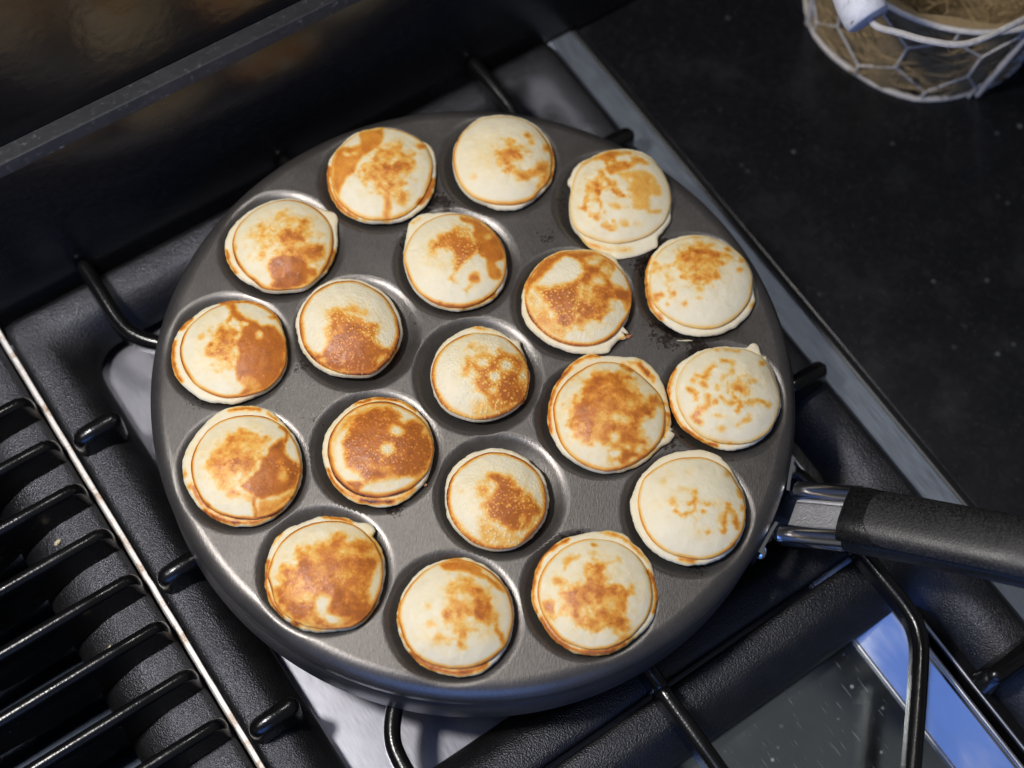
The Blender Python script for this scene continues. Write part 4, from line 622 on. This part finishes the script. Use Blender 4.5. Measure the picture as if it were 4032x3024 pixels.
[2,"blistered brown inner poffertje touching the pale flapped one behind and the largest in front",0.87,[0.04,0.536],[[-217,-48],[-207,-94],[-172,-147],[-122,-185],[-58,-217],[12,-230],[64,-230],[127,-220],[163,-205],[175,-178],[202,-144],[224,-136],[238,-109],[228,-102],[206,-114],[222,-52],[232,18],[227,87],[201,157],[174,196],[142,235],[94,249],[40,253],[-22,245],[-89,224],[-152,176],[-194,107],[-214,30]],[[-204,-33],[-186,-90],[-153,-135],[-107,-174],[-55,-199],[6,-211],[65,-204],[123,-182],[171,-140],[206,-79],[227,-12],[226,57],[199,130],[156,180],[106,215],[46,231],[-15,225],[-82,205],[-145,159],[-187,95],[-205,31]],[["P",0.74,15,0.1,0,[[-208,32],[-187,101],[-145,165],[-82,211],[-14,231],[47,237],[106,221],[153,180],[141,152],[114,191],[113,156],[137,116],[186,90],[221,78],[228,28],[212,-18],[200,23],[154,28],[136,-14],[79,20],[15,113],[9,164],[-49,194],[-91,165],[-146,77],[-188,22],[-201,-27]]],["P",0.72,22,0.5,0.2,[[16,166],[108,208],[118,148],[139,99],[194,82],[206,41],[170,18],[144,-21],[122,-59],[75,-83],[42,-123],[7,-78],[4,7],[9,95]]],["P",0.74,24,0.25,1.0,[[-180,45],[-122,38],[-49,67],[17,96],[26,11],[21,-75],[-3,-122],[-55,-131],[-85,-76],[-129,-24],[-157,15]]],["P",0.45,22,0.2,0.9,[[-185,1],[-124,-32],[-73,-108],[-17,-133],[-34,-178],[-80,-177],[-129,-143],[-173,-91],[-195,-43]]],["H",0.85,18,0,0,[[48,189]],[25,15]],["H",0.7,14,0,0,[[80,212]],[21,11]],["H",0.8,18,0,0,[[85,103]],[25,20]],["H",0.75,16,0,0,[[102,158]],[14,15]],["H",0.85,18,0,0,[[152,11]],[17,15]],["H",0.45,24,0,0,[[47,32]],[42,42]],["H",0.5,22,0,0,[[-149,-44]],[26,38]],["G",0.92,14,0,0,[[-63,183],[-22,168],[8,138],[-8,109],[-57,75],[-124,55],[-148,68],[-102,128]]],["H",0.8,14,0,0,[[162,138]],[21,45]],["S",0.6,5,0.2,0,[[207,-146],[227,-126]],10]],11],
[3,"largest poffertje, with a golden brown disc and a double rim of brown stripes",0.72,[0.072,0.444],[[-212,-18],[-199,-76],[-176,-124],[-134,-176],[-78,-210],[-14,-231],[44,-233],[104,-220],[163,-187],[216,-139],[256,-90],[290,-61],[306,-18],[292,-4],[282,-18],[281,30],[269,88],[244,158],[216,215],[174,258],[119,282],[56,278],[7,274],[-26,268],[-71,269],[-120,238],[-168,172],[-197,102],[-210,43]],[[-191,0],[-180,-55],[-163,-107],[-131,-161],[-86,-201],[-29,-227],[33,-236],[93,-221],[147,-187],[197,-140],[239,-78],[254,-8],[244,62],[220,119],[175,165],[119,205],[57,231],[-3,232],[-57,213],[-115,166],[-157,114],[-183,57]],[["P",0.68,23,0.45,0.05,[[-100,108],[-68,158],[-27,189],[24,198],[70,185],[110,159],[125,120],[161,94],[209,130],[235,98],[245,67],[207,77],[204,28],[171,-9],[177,-64],[193,-85],[173,-104],[214,-109],[185,-146],[134,-185],[65,-215],[61,-181],[97,-140],[45,-133],[-1,-109],[-35,-134],[-78,-113],[-107,-78],[-126,-42],[-127,22],[-101,59]]],["E",0.82,23,0.4,0,[[-28,132]],[44,20]],["E",0.86,23,0.3,0,[[53,174]],[40,18]],["E",0.8,27,0.4,0,[[-96,11]],[29,24]],["E",0.78,27,0.4,0,[[-14,1]],[59,24]],["E",0.78,27,0.3,0,[[124,23]],[48,44]],["E",0.78,30,0.3,0,[[65,-43]],[59,32]],["E",0.76,23,0.3,0,[[-74,79]],[26,24]],["H",0.6,23,0,0,[[60,1]],[40,20]],["H",0.75,17,0,0,[[65,-82]],[20,22]],["H",0.5,21,0,0,[[113,61]],[27,14]],["H",0.9,8,0,0,[[81,-195]],[10,10]],["H",0.7,10,0,0,[[164,-125]],[12,15]],["H",0.6,8,0,0,[[141,-168]],[9,9]],["H",0.6,8,0,0,[[120,-121]],[9,9]],["H",0.6,19,0,0,[[194,-22]],[20,22]],["S",0.74,11,0.3,0,[[62,225],[105,207]],21],["S",0.86,6,0.2,0,[[-35,256],[-93,240],[-136,196],[-180,127],[-201,59],[-208,-7],[-200,-69],[-186,-107]],14],["P",0.9,6,0.4,0,[[82,249],[127,252],[167,225],[197,185],[191,172],[166,196],[132,232]]],["S",0.76,6,0.2,0,[[262,45],[267,6],[256,-55]],13]],11],
[4,"inner poffertje nearest the viewer, with a dark bubbled spot and even brown rim",0.92,[-0.0,0.367],[[-213,-49],[-200,-100],[-175,-148],[-134,-186],[-87,-213],[-36,-227],[14,-228],[68,-212],[117,-181],[160,-126],[184,-62],[187,7],[169,66],[140,115],[91,154],[37,180],[-22,186],[-79,177],[-140,148],[-187,98],[-211,43],[-217,-3]],[[-203,-59],[-185,-112],[-157,-156],[-120,-191],[-74,-218],[-23,-228],[26,-226],[76,-209],[121,-172],[156,-118],[177,-59],[175,1],[155,59],[120,107],[76,139],[23,157],[-28,161],[-77,151],[-127,122],[-170,76],[-196,30],[-205,-14]],[["P",0.76,22,0.15,0.75,[[-57,67],[-22,73],[29,66],[61,40],[100,16],[132,-10],[163,-50],[149,-82],[133,-122],[93,-144],[43,-144],[-2,-121],[-45,-98],[-65,-56],[-32,-9],[-26,26],[-54,45]]],["E",0.88,33,0.1,0.5,[[29,-37]],[53,41]],["P",0.38,22,0.3,0.8,[[-101,22],[-54,45],[-34,2],[-62,-48],[-86,-29]]],["P",0.36,22,0.2,1.0,[[-74,-118],[-33,-104],[22,-140],[93,-147],[141,-102],[166,-80],[147,-150],[83,-201],[18,-218],[-39,-209]]],["H",0.5,13,0,0,[[97,-91]],[13,18]],["H",0.3,13,0,0,[[112,-43]],[13,10]],["H",0.4,13,0,0,[[86,-13]],[13,10]],["E",0.36,13,0.3,0.2,[[-145,-19]],[13,13]]],16],
[5,"darkest poffertje, brown nearly all over with two pale spots in its middle",0.95,[-0.088,0.392],[[-205,-36],[-188,-88],[-163,-134],[-122,-180],[-67,-213],[-7,-230],[51,-233],[105,-218],[156,-182],[198,-130],[222,-76],[226,-13],[222,48],[198,115],[161,169],[107,204],[49,225],[-14,224],[-70,209],[-122,175],[-167,119],[-195,56],[-205,3]],[[-178,-45],[-160,-96],[-131,-145],[-89,-180],[-36,-201],[25,-203],[86,-188],[139,-162],[182,-121],[213,-67],[223,-11],[219,42],[193,101],[153,146],[101,177],[43,195],[-12,194],[-63,178],[-115,142],[-153,92],[-176,37],[-182,-6]],[["P",0.8,18,0.2,0.5,[[-97,121],[-39,163],[31,178],[71,157],[91,124],[139,144],[183,119],[216,46],[220,-23],[212,-63],[177,-92],[114,-102],[53,-119],[7,-142],[-20,-150],[-48,-112],[-91,-96],[-114,-46],[-129,14],[-110,72]]],["P",0.82,11,0.05,0.2,[[59,60],[103,98],[187,96],[218,39],[217,-24],[168,-78],[97,-81],[80,-22]]],["E",0.86,22,0.1,0.4,[[5,142]],[46,23]],["H",0.9,16,0,0,[[43,3]],[25,29]],["H",0.9,16,0,0,[[69,85]],[28,21]],["H",0.7,10,0,0,[[178,103]],[9,15]],["H",0.4,18,0,0,[[39,-79]],[36,12]],["P",0.58,17,0.3,0.1,[[-173,-40],[-166,39],[-133,100],[-81,152],[-22,189],[-32,164],[-97,121],[-134,44],[-156,-14],[-139,-88],[-152,-90]]],["H",0.5,17,0,0,[[-148,-20]],[16,52]],["P",0.74,13,0.2,0.1,[[-107,-144],[-63,-149],[-20,-150],[-26,-196],[-71,-184]]],["S",1.0,10,0.1,0,[[-19,-218],[35,-220],[103,-202]],23],["S",0.66,15,0.2,0,[[-98,-192],[-37,-213],[116,-196],[171,-142]],22],["S",0.8,8,0.2,0,[[-166,-116],[-136,-160],[-90,-195]],15],["S",0.92,6,0.2,0,[[-106,171],[-53,198],[3,213],[70,208],[126,181]],11]],15],
[6,"inner poffertje with a smooth brown fan on its near side below coarse bubbles",0.87,[-0.127,0.485],[[-253,12],[-238,-45],[-209,-106],[-166,-157],[-108,-192],[-45,-210],[9,-206],[61,-187],[102,-166],[142,-118],[173,-59],[182,9],[169,74],[138,128],[99,177],[44,210],[-13,231],[-74,231],[-132,215],[-182,181],[-221,127],[-244,72]],[[-232,-1],[-215,-65],[-187,-118],[-145,-160],[-92,-188],[-23,-203],[39,-199],[94,-182],[138,-134],[165,-76],[174,-9],[158,55],[125,113],[79,165],[25,194],[-31,211],[-87,207],[-136,188],[-182,151],[-214,103],[-230,49]],[["P",0.8,16,0.1,0.25,[[-58,-17],[-10,7],[46,-12],[88,-43],[114,-59],[173,-58],[161,-97],[134,-134],[90,-178],[19,-194],[-48,-193],[-102,-177],[-158,-137],[-119,-127],[-105,-83],[-91,-39]]],["P",0.58,19,0.2,1.0,[[-131,54],[-90,78],[-4,59],[44,42],[82,39],[88,-18],[106,-56],[48,-25],[-8,-1],[-57,-21],[-92,-73],[-114,-35],[-116,15]]],["P",0.58,18,0.3,0.1,[[-89,70],[-62,87],[-18,94],[29,81],[25,64],[-13,66],[-64,57],[-100,51]]],["P",0.75,21,0.1,0.9,[[-78,13],[-11,32],[55,18],[80,-36],[25,-20],[-47,-32]]],["H",0.7,10,0,0,[[-106,-157]],[14,11]],["H",0.7,13,0,0,[[125,-127]],[17,27]],["H",0.5,6,0,0,[[-23,-186]],[9,6]],["H",0.5,6,0,0,[[-31,-145]],[7,7]]],17],
[0,"smallest poffertje, in the middle well, with blistered gold and a burnt corner",0.72,[-0.024,0.461],[[-186,-32],[-168,-95],[-136,-146],[-91,-179],[-44,-199],[16,-203],[73,-192],[127,-163],[173,-116],[202,-91],[209,-25],[205,32],[182,94],[156,144],[146,167],[118,175],[70,197],[23,212],[-22,211],[-72,194],[-126,151],[-163,99],[-184,42]],[[-181,-38],[-162,-100],[-128,-155],[-83,-187],[-29,-203],[29,-205],[82,-190],[133,-160],[175,-121],[201,-69],[205,-3],[187,63],[151,115],[100,157],[49,173],[-7,172],[-61,159],[-112,125],[-150,82],[-175,28]],[["P",0.6,17,0.3,0.9,[[-53,57],[-22,50],[2,87],[56,79],[66,114],[112,105],[157,104],[187,68],[203,5],[204,-60],[178,-113],[124,-149],[65,-147],[44,-102],[5,-84],[-15,-51],[-6,-13],[-38,6],[-63,-22],[-55,20]]],["P",0.74,17,0.1,0.6,[[103,5],[153,21],[181,-23],[204,-60],[174,-113],[98,-118],[89,-54]]],["E",0.42,21,0.5,0.3,[[-15,101]],[33,16]],["H",0.85,14,0,0,[[17,40]],[24,23]],["H",0.85,14,0,0,[[105,46]],[24,23]],["H",0.85,14,0,0,[[68,-9]],[21,23]],["H",0.7,13,0,0,[[69,-66]],[15,17]],["H",0.8,11,0,0,[[179,17]],[14,31]],["P",0.3,21,0.2,1.0,[[-11,-127],[47,-118],[103,-153],[125,-157],[79,-189],[14,-195]]],["E",0.38,17,0.3,0.8,[[-48,-4]],[21,31]],["E",1.0,8,0,0,[[197,-101]],[12,11]],["E",0.78,6,0.1,0,[[-20,192]],[22,6]]],14]]
def closed_curve(pts, n):
    p = np.array(pts, float); m = len(p); out = []
    t = np.linspace(0, m, n, endpoint=False); i = t.astype(int); f = (t - i)[:, None]
    a, b_, c, d = p[(i - 1) % m], p[i % m], p[(i + 1) % m], p[(i + 2) % m]
    return .5 * (2 * b_ + (-a + c) * f + (2 * a - 5 * b_ + 4 * c - d) * f * f + (-a + 3 * b_ - 3 * c + d) * f ** 3)
def radial(pts, c, thetas):
    q = closed_curve(pts, 1200) - c; an = np.arctan2(q[:, 1], q[:, 0]); r = np.hypot(q[:, 0], q[:, 1])
    o = np.argsort(an); an = an[o]; r = r[o]
    # keep the farthest point where the outline doubles back
    return np.interp(thetas, np.r_[an[-1] - 2 * math.pi, an, an[0] + 2 * math.pi], np.r_[r[-1], r, r[0]])
def poly_sd(px, py, pts):
    """signed distance to a polygon, negative inside"""
    p = np.array(pts, float); n = len(p); d = np.full(len(px), 1e9); ins = np.zeros(len(px), bool)
    for i in range(n):
        a, b_ = p[i], p[(i + 1) % n]; e = b_ - a; wx, wy = px - a[0], py - a[1]
        t = np.clip((wx * e[0] + wy * e[1]) / (e @ e + 1e-9), 0, 1)
        d = np.minimum(d, np.hypot(wx - e[0] * t, wy - e[1] * t))
        c = ((a[1] > py) != (b_[1] > py)); xx = a[0] + (py - a[1]) * (e[0] / (e[1] if abs(e[1]) > 1e-9 else 1e-9))
        ins ^= c & (px < xx)
    return np.where(ins, -d, d)
def line_d(px, py, pts):
    p = np.array(pts, float); d = np.full(len(px), 1e9)
    for a, b_ in zip(p[:-1, :2], p[1:, :2]):
        e = b_ - a; wx, wy = px - a[0], py - a[1]; t = np.clip((wx * e[0] + wy * e[1]) / (e @ e + 1e-9), 0, 1)
        d = np.minimum(d, np.hypot(wx - e[0] * t, wy - e[1] * t))
    return d
def sst(x): x = np.clip(x, 0, 1); return x * x * (3 - 2 * x)
NT = 208
TH = np.linspace(-math.pi, math.pi, NT, endpoint=False)
def make_cake(idx, wi, label, rv, kv, outl, ring, feats, rw):
    wx, wy = WELLS[wi]
    ring = np.array(ring) / 10.0; outl = np.array(outl) / 10.0
    c = ring.mean(0); Rr = radial(ring, c, TH); Ro = radial(outl, c, TH)
    Rr = Rr * (1 + .014 * fbm(np.cos(TH) * 4, np.sin(TH) * 4, idx) + .008 * fbm(np.cos(TH) * 15, np.sin(TH) * 15, idx + 3))
    Ro = np.maximum(Ro + .9 * fbm(np.cos(TH) * 5 + 9, np.sin(TH) * 5, idx + 40) + .45 * fbm(np.cos(TH) * 17 + 9, np.sin(TH) * 17, idx + 41), Rr + .28)
    zr = 3.9 + .5 * fbm(np.cos(TH) * .8, np.sin(TH) * .8, idx + 7) * 2
    hdome = 5.8 + 1.6 * ((idx * 37 % 10) / 10 - .4)
    rows = []; paint_ring = []; kind = []
    ct, st = np.cos(TH), np.sin(TH)
    zm = zr.mean()
    for f in np.r_[.012, np.linspace(.028, .97, 60), .985, .994, 1.0]:      # cooked cap
        r = Rr * f; z = zm + (zr - zm) * f * f + hdome * (1 - f ** 2.15) ** .88
        x = c[0] + r * ct; y = c[1] + r * st
        z = z + (.55 * fbm(x * .17, y * .17, idx + 11) + .16 * fbm(x * .7, y * .7, idx + 12)) * min(1, (1 - f) * 6 + .25) * min(1, f * 5)
        rows.append((x, y, z)); kind.append(('cap', f))
    gap = Ro - Rr
    for dr, dz, k_ in ((.10, -.22, .9), (.10, -.50, .85), (-.12, -.85, .6), (-.05, -1.15, .3)):   # lip of the crust
        rows.append((c[0] + (Rr + dr) * ct, c[1] + (Rr + dr) * st, zr + dz)); kind.append(('lip', k_))
    zo = .9 + .25 * fbm(ct * 2, st * 2, idx + 21)
    for q in np.linspace(.10, 1, 12):                                     # pale waist bulging out to the batter edge
        a = q * math.pi / 2; r = (Rr - .05) + (gap + .05) * math.sin(a); z = zo + (zr - 1.2 - zo) * math.cos(a)
        x = c[0] + r * ct; y = c[1] + r * st
        rows.append((x, y, z + .12 * fbm(x * .5, y * .5, idx + 31) * math.sin(2 * a))); kind.append(('waist', q))
    for f, dz in ((.995, -.35), (.975, -.6)):
        rows.append((c[0] + Ro * f * ct, c[1] + Ro * f * st, zo + dz)); kind.append(('under', f))
    Rb = np.minimum(Ro * .955, 22.5)
    for f in (1, .9, .75, .55, .3, .05):
        x = c[0] * f + Rb * f * ct; y = c[1] * f + Rb * f * st; d = np.minimum(np.hypot(x, y), 25.3); zz = depth(d)[0]
        z = np.minimum(np.maximum(-9.2 + 9.0 * f ** 2.2, zz + .25), zo - .7)
        rows.append((x, y, z)); kind.append(('under', f))
    V_ = np.stack([np.stack([np.broadcast_to(np.asarray(v_, float), (NT,)) for v_ in r], -1) for r in rows]).reshape(-1, 3)
    nr = len(rows); J = np.arange(NT); J2 = (J + 1) % NT
    F_ = np.concatenate([np.stack([i * NT + J, (i + 1) * NT + J, (i + 1) * NT + J2, i * NT + J2], -1) for i in range(nr - 1)]).tolist()
    F_.append(list(range(NT))); F_.append([(nr - 1) * NT + NT - 1 - j for j in range(NT)])
    # painted crust, in the poffertje's own plane
    px = (V_[:, 0] + kv[0] * (V_[:, 2] - 3)) * 10; py = (V_[:, 1] + kv[1] * (V_[:, 2] - 3)) * 10
    w1 = 7 * fbm(px * .03, py * .03, idx + 50) + 4 * fbm(px * .11, py * .11, idx + 51); w2 = 7 * fbm(px * .03 + 50, py * .03, idx + 52) + 4 * fbm(px * .11 + 50, py * .11, idx + 53)
    nz1 = 1.1 * fbm(px * .045, py * .045, idx + 70, 4)
    nz2 = 1.5 * fbm(px * .028, py * .028, idx + 80, 4)
    br_ = np.zeros(len(px)); mo = np.zeros(len(px)); bu = np.zeros(len(px))
    for ft in feats:
        kd, v_, soft, m_, b_, pts = ft[:6]; soft = max(soft * (2.3 + .7 * min(m_ / .4, 1)), 30 if (v_ >= .7 and kd == 'P') else 21)
        wk = min(1.6, .35 + soft / 16.0); qx, qy = px + w1 * wk, py + w2 * wk
        if kd in 'PG': sd = poly_sd(qx, qy, closed_curve(pts, 4 * len(pts)))
        elif kd == 'S': sd = line_d(qx, qy, finger_path(np.c_[np.array(pts, float), np.zeros(len(pts))])[::2] if len(pts) > 2 else pts) - ft[6] / 2
        else:
            ex, ey = ft[6]; q_ = np.hypot((qx - pts[0][0]) / ex, (qy - pts[0][1]) / ey); sd = (q_ - 1) * min(ex, ey)
        a = sst(.5 - sd / soft + (m_ * 1.0 + .34) * nz1)
        if kd in 'HG': br_ *= 1 - v_ * a
        else:
            if kd in 'PE': br_ = np.maximum(br_, (.26 if m_ >= .3 else .20) * min(1, v_ * 1.4) * sst(.55 - sd / (soft * 2.6) + .8 * nz1))
            br_ = np.maximum(br_, v_ * a * (1 + (.20 + .45 * m_) * nz2)); mo = np.maximum(mo, m_ * a); bu = np.maximum(bu, b_ * sst(.6 - sd / (soft * 1.5)))
    bu = np.maximum(bu, {13: .3, 15: .45, 16: .15, 17: .45, 18: .6}.get(idx, .06))
    V3 = V_.reshape(nr, NT, 3); br2 = br_.reshape(nr, NT)
    # brown line along the crust edge
    hand_ = .95 + 1.5 * fbm(ct * 1.8, st * 1.8, idx + 60) ; hand_ = np.clip(hand_, .22, 1.2)
    rwm = rw / 10.0 * 1.5
    for i, (kd, f) in enumerate(kind):
        if kd == 'cap':
            dist = (1 - f) * Rr; wloc = rwm * (.55 + .9 * (fbm(ct * 2.5 + 4, st * 2.5, idx + 61) + .5))
            br2[i] = np.maximum(br2[i], rv * hand_ * np.clip(1.0 - (dist - .10) / wloc, 0, 1) ** 1.3)
        elif kd == 'lip': br2[i] = np.maximum(br2[i], rv * hand_ * f)
        elif kd == 'under': br2[i] *= .5
    me_br = np.clip(br2.ravel(), 0, 1)
    o = mesh_obj('poffertje', V_, F_, CAKE, None, True, None)
    o.location = (wx * S, wy * S, 0)
    ca = o.data.color_attributes.new('crust', 'FLOAT_COLOR', 'POINT')
    ca.data.foreach_set('color', np.stack([me_br, mo, bu, np.ones_like(mo)], -1).ravel().astype(np.float32))
    tag(o, label, 'poffertje', 'poffertjes in the wells of the pan')
    return o
for i_, cdef in enumerate(CAKES): make_cake(i_, *cdef)

# ------------------------------------------------------------------ crumbs
def crumb(loc, sx, sy, sz, rz, m, label, group=None):
    mb = MB(); rings = []
    for q in np.linspace(.1, math.pi - .1, 7):
        rings.append([(sx * math.sin(q) * math.cos(t) * random.uniform(.75, 1.2), sy * math.sin(q) * math.sin(t) * random.uniform(.75, 1.2), sz * (1 + math.cos(q)) * random.uniform(.9, 1.1)) for t in np.linspace(0, 2 * math.pi, 9, endpoint=False)])
    mb.loft(rings); o = mb.build('crumb', m, None, True, 40); o.location = tuple(c * S for c in loc); o.rotation_euler.z = rz
    return tag(o, label, 'crumb', group)
crumb((-28.2, 0.2, -6.9), 1.3, .7, .6, .5, CRUMB, 'reddish brown crumb lying in the bare right side of the left inner well')
crumb((*hob(-172, 48)[:2], -50.0), 1.6, 1.0, .8, .9, CRUMB_PALE, 'pale crumb on the ribbed griddle grate, between its upper ribs near the left edge')
crumb((*hob(-176.5, -2.5)[:2], -50.6), 2.4, .5, .4, 1.25, CRUMB_PALE, 'thin white sliver of crumb between the ribs of the griddle grate, left of the pan')
crumb((58.0, 26.6, 0.1), 2.3, .8, .5, .55, CRUMB, 'ragged brown batter flake on the pan between the largest and the blistered inner poffertje')
crumb((81.5, 28.9, 0.1), 3.6, .35, .25, .17, CRUMB_PALE, 'thin pale streak on the pan between the two white poffertjes by the right rim')  # low, narrow pale streak laid on the plate
crumb((-13.4, -49.6, -.3), .9, .6, .4, .2, CRUMB, 'small brown crumb at the right edge of the darkest poffertje')

# ------------------------------------------------------------------ wire basket
BC = np.array([190.0, 269.0]); ZB, ZT, RB, RT_ = -57.0, 8.0, 59.0, 68.0
bk = thing('wire_basket', 'white chicken wire basket lined with straw on the black worktop, with a white wooden grip', 'basket', (BC[0], BC[1], -58.5))
def bp(t, h, dr=0.0):   # point on the basket side: angle, height fraction
    r = RB + (RT_ - RB) * h + dr
    return (r * math.cos(t), r * math.sin(t), (ZB + (ZT - ZB) * h) + 58.5)
NCELL = 12; rows_h = 2
def poly_ring(h, rad, name, mat_, wob):
    mb = MB(); n = NCELL
    pts = []
    for k in range(n * 4):
        a = 2 * math.pi * k / (n * 4); base = bp(a, h); f = 1 - wob * (abs(((k / 4.0) % 2) - 1))   # slightly polygonal between the posts
        pts.append((base[0] * f, base[1] * f, base[2]))
    mb.tube(pts, rad, 8, True); mb.build(name, mat_, bk)
poly_ring(0, 1.5, 'bottom_ring', WHITE_WIRE, .035); poly_ring(1, 1.4, 'rim', WHITE_WIRE, .0)
# hexagonal netting
mb = MB(); dh = 1.0 / rows_h
def node(k, lvl, off): return bp(2 * math.pi * (k + off) / NCELL + .05 * math.sin(k * 2.3 + lvl), min(max(lvl, 0), 1) + .02 * math.sin(k * 1.7 + lvl * 9))
for r_ in range(rows_h + 1):
    off = .5 * (r_ % 2); lo = r_ * dh; 
    for k in range(NCELL):
        a0 = node(k, lo - .13, off) if r_ > 0 else node(k, 0, off)
        a1 = node(k, lo + .13, off) if r_ < rows_h else node(k, 1, off)
        mb.tube([a0, a1], .85, 6)                        # twisted stem
        if r_ < rows_h:
            up0 = node(k, lo + dh - .13, .5 * ((r_ + 1) % 2)) ; kk = k - 1 if off == 0 else k + 1
            up1 = node(kk, lo + dh - .13, .5 * ((r_ + 1) % 2))
            for q in (up0, up1): mb.tube([a1, tuple((np.array(a1) + np.array(q)) / 2 * np.array([1.0, 1.0, 1])), q], .62, 6)
nt_ = mb.build('wire_netting', WHITE_WIRE, bk)
for a in (-2.75, -1.02, .6, 2.2):
    mb = MB(); mb.tube([bp(a, 0, .4), bp(a, .5, .4), bp(a, 1, .4)], 1.8, 8); mb.build('post', WHITE_WIRE, bk)
# straw lining and strands
mb = MB(); NL = 64
rings = []
for h, dr in ((.02, -1.6), (.3, -1.8), (.6, -1.9), (.95, -2.6), (.97, -7), (.6, -13), (.35, -30), (.3, -62)):
    rings.append([tuple(np.array(bp(a, h, dr + 1.4 * math.sin(a * 9) + random.uniform(-.8, .8)))) for a in np.linspace(0, 2 * math.pi, NL, endpoint=False)])
mb.loft(rings); mb.build('straw_lining', STRAW_DARK, bk, True, 60)
mb = MB()
for k in range(900):
    a = random.uniform(0, 2 * math.pi); L = random.uniform(8, 26); inside = random.random() < .5
    if inside:
        r_ = random.uniform(0, 52); p = np.array([r_ * math.cos(a), r_ * math.sin(a), 24 + random.uniform(0, 14) + r_ * .3]); d = np.array([random.gauss(0, 1), random.gauss(0, 1), random.gauss(0, .3)])
    else:
        h = random.uniform(.05, .9); p = np.array(bp(a, h, -1.0)); d = np.array([-math.sin(a), math.cos(a), random.gauss(0, .45)]) * random.choice((-1, 1)) + np.array([math.cos(a), math.sin(a), 0]) * random.gauss(0, .05)
    d = d / np.linalg.norm(d); b_ = np.array([random.gauss(0, 1.2), random.gauss(0, 1.2), random.gauss(0, .8)])
    rad = random.uniform(.25, .5)
    mb.tube([p - d * L / 2, p + b_, p + d * L / 2], rad, 4)
tag(mb.build('straw', STRAW, bk, True, None), kind='stuff')
# bail handle folded towards the viewer
off3 = np.array([BC[0], BC[1], -58.5])
grip0, grip1 = np.array([112.0, 201.0, 56.0]), np.array([139.8, 167.5, 46.0])
gd = (grip1 - grip0) / np.linalg.norm(grip1 - grip0)
wire = [grip1 - gd * 3, grip1 + gd * 3 + np.array([2, 0, 0]), (153.5, 164.8, 44), (166.7, 163.8, 43), (183.3, 167.2, 41), (206, 185, 38), (226, 206, 30), (247, 232, 18), (255, 255, 8)]
mb = MB(); mb.tube([np.array(p) - off3 for p in finger_path(wire)], 1.5, 10)
bail = mb.build('bail', WHITE_WIRE, bk)
mb = MB(); rings = []; gl = np.linalg.norm(grip1 - grip0)
prof = [(0.0, .4), (0, 8.5), (1.0, 9.6), (4, 10.0), (10, 9.4), (18, 7.8), (26, 7.0), (34, 7.6), (gl, 9)]
tx = np.cross(gd, np.array([0, 0, 1.0])); tx /= np.linalg.norm(tx); ty = np.cross(tx, gd)
for L, r_ in prof:
    p = grip1 - gd * L - off3
    rings.append([p + (tx * math.cos(q) + ty * math.sin(q)) * r_ for q in np.linspace(0, 2 * math.pi, 28, endpoint=False)])
mb.loft(rings); mb.build('grip', WHITE_WOOD, bail, True, 50)
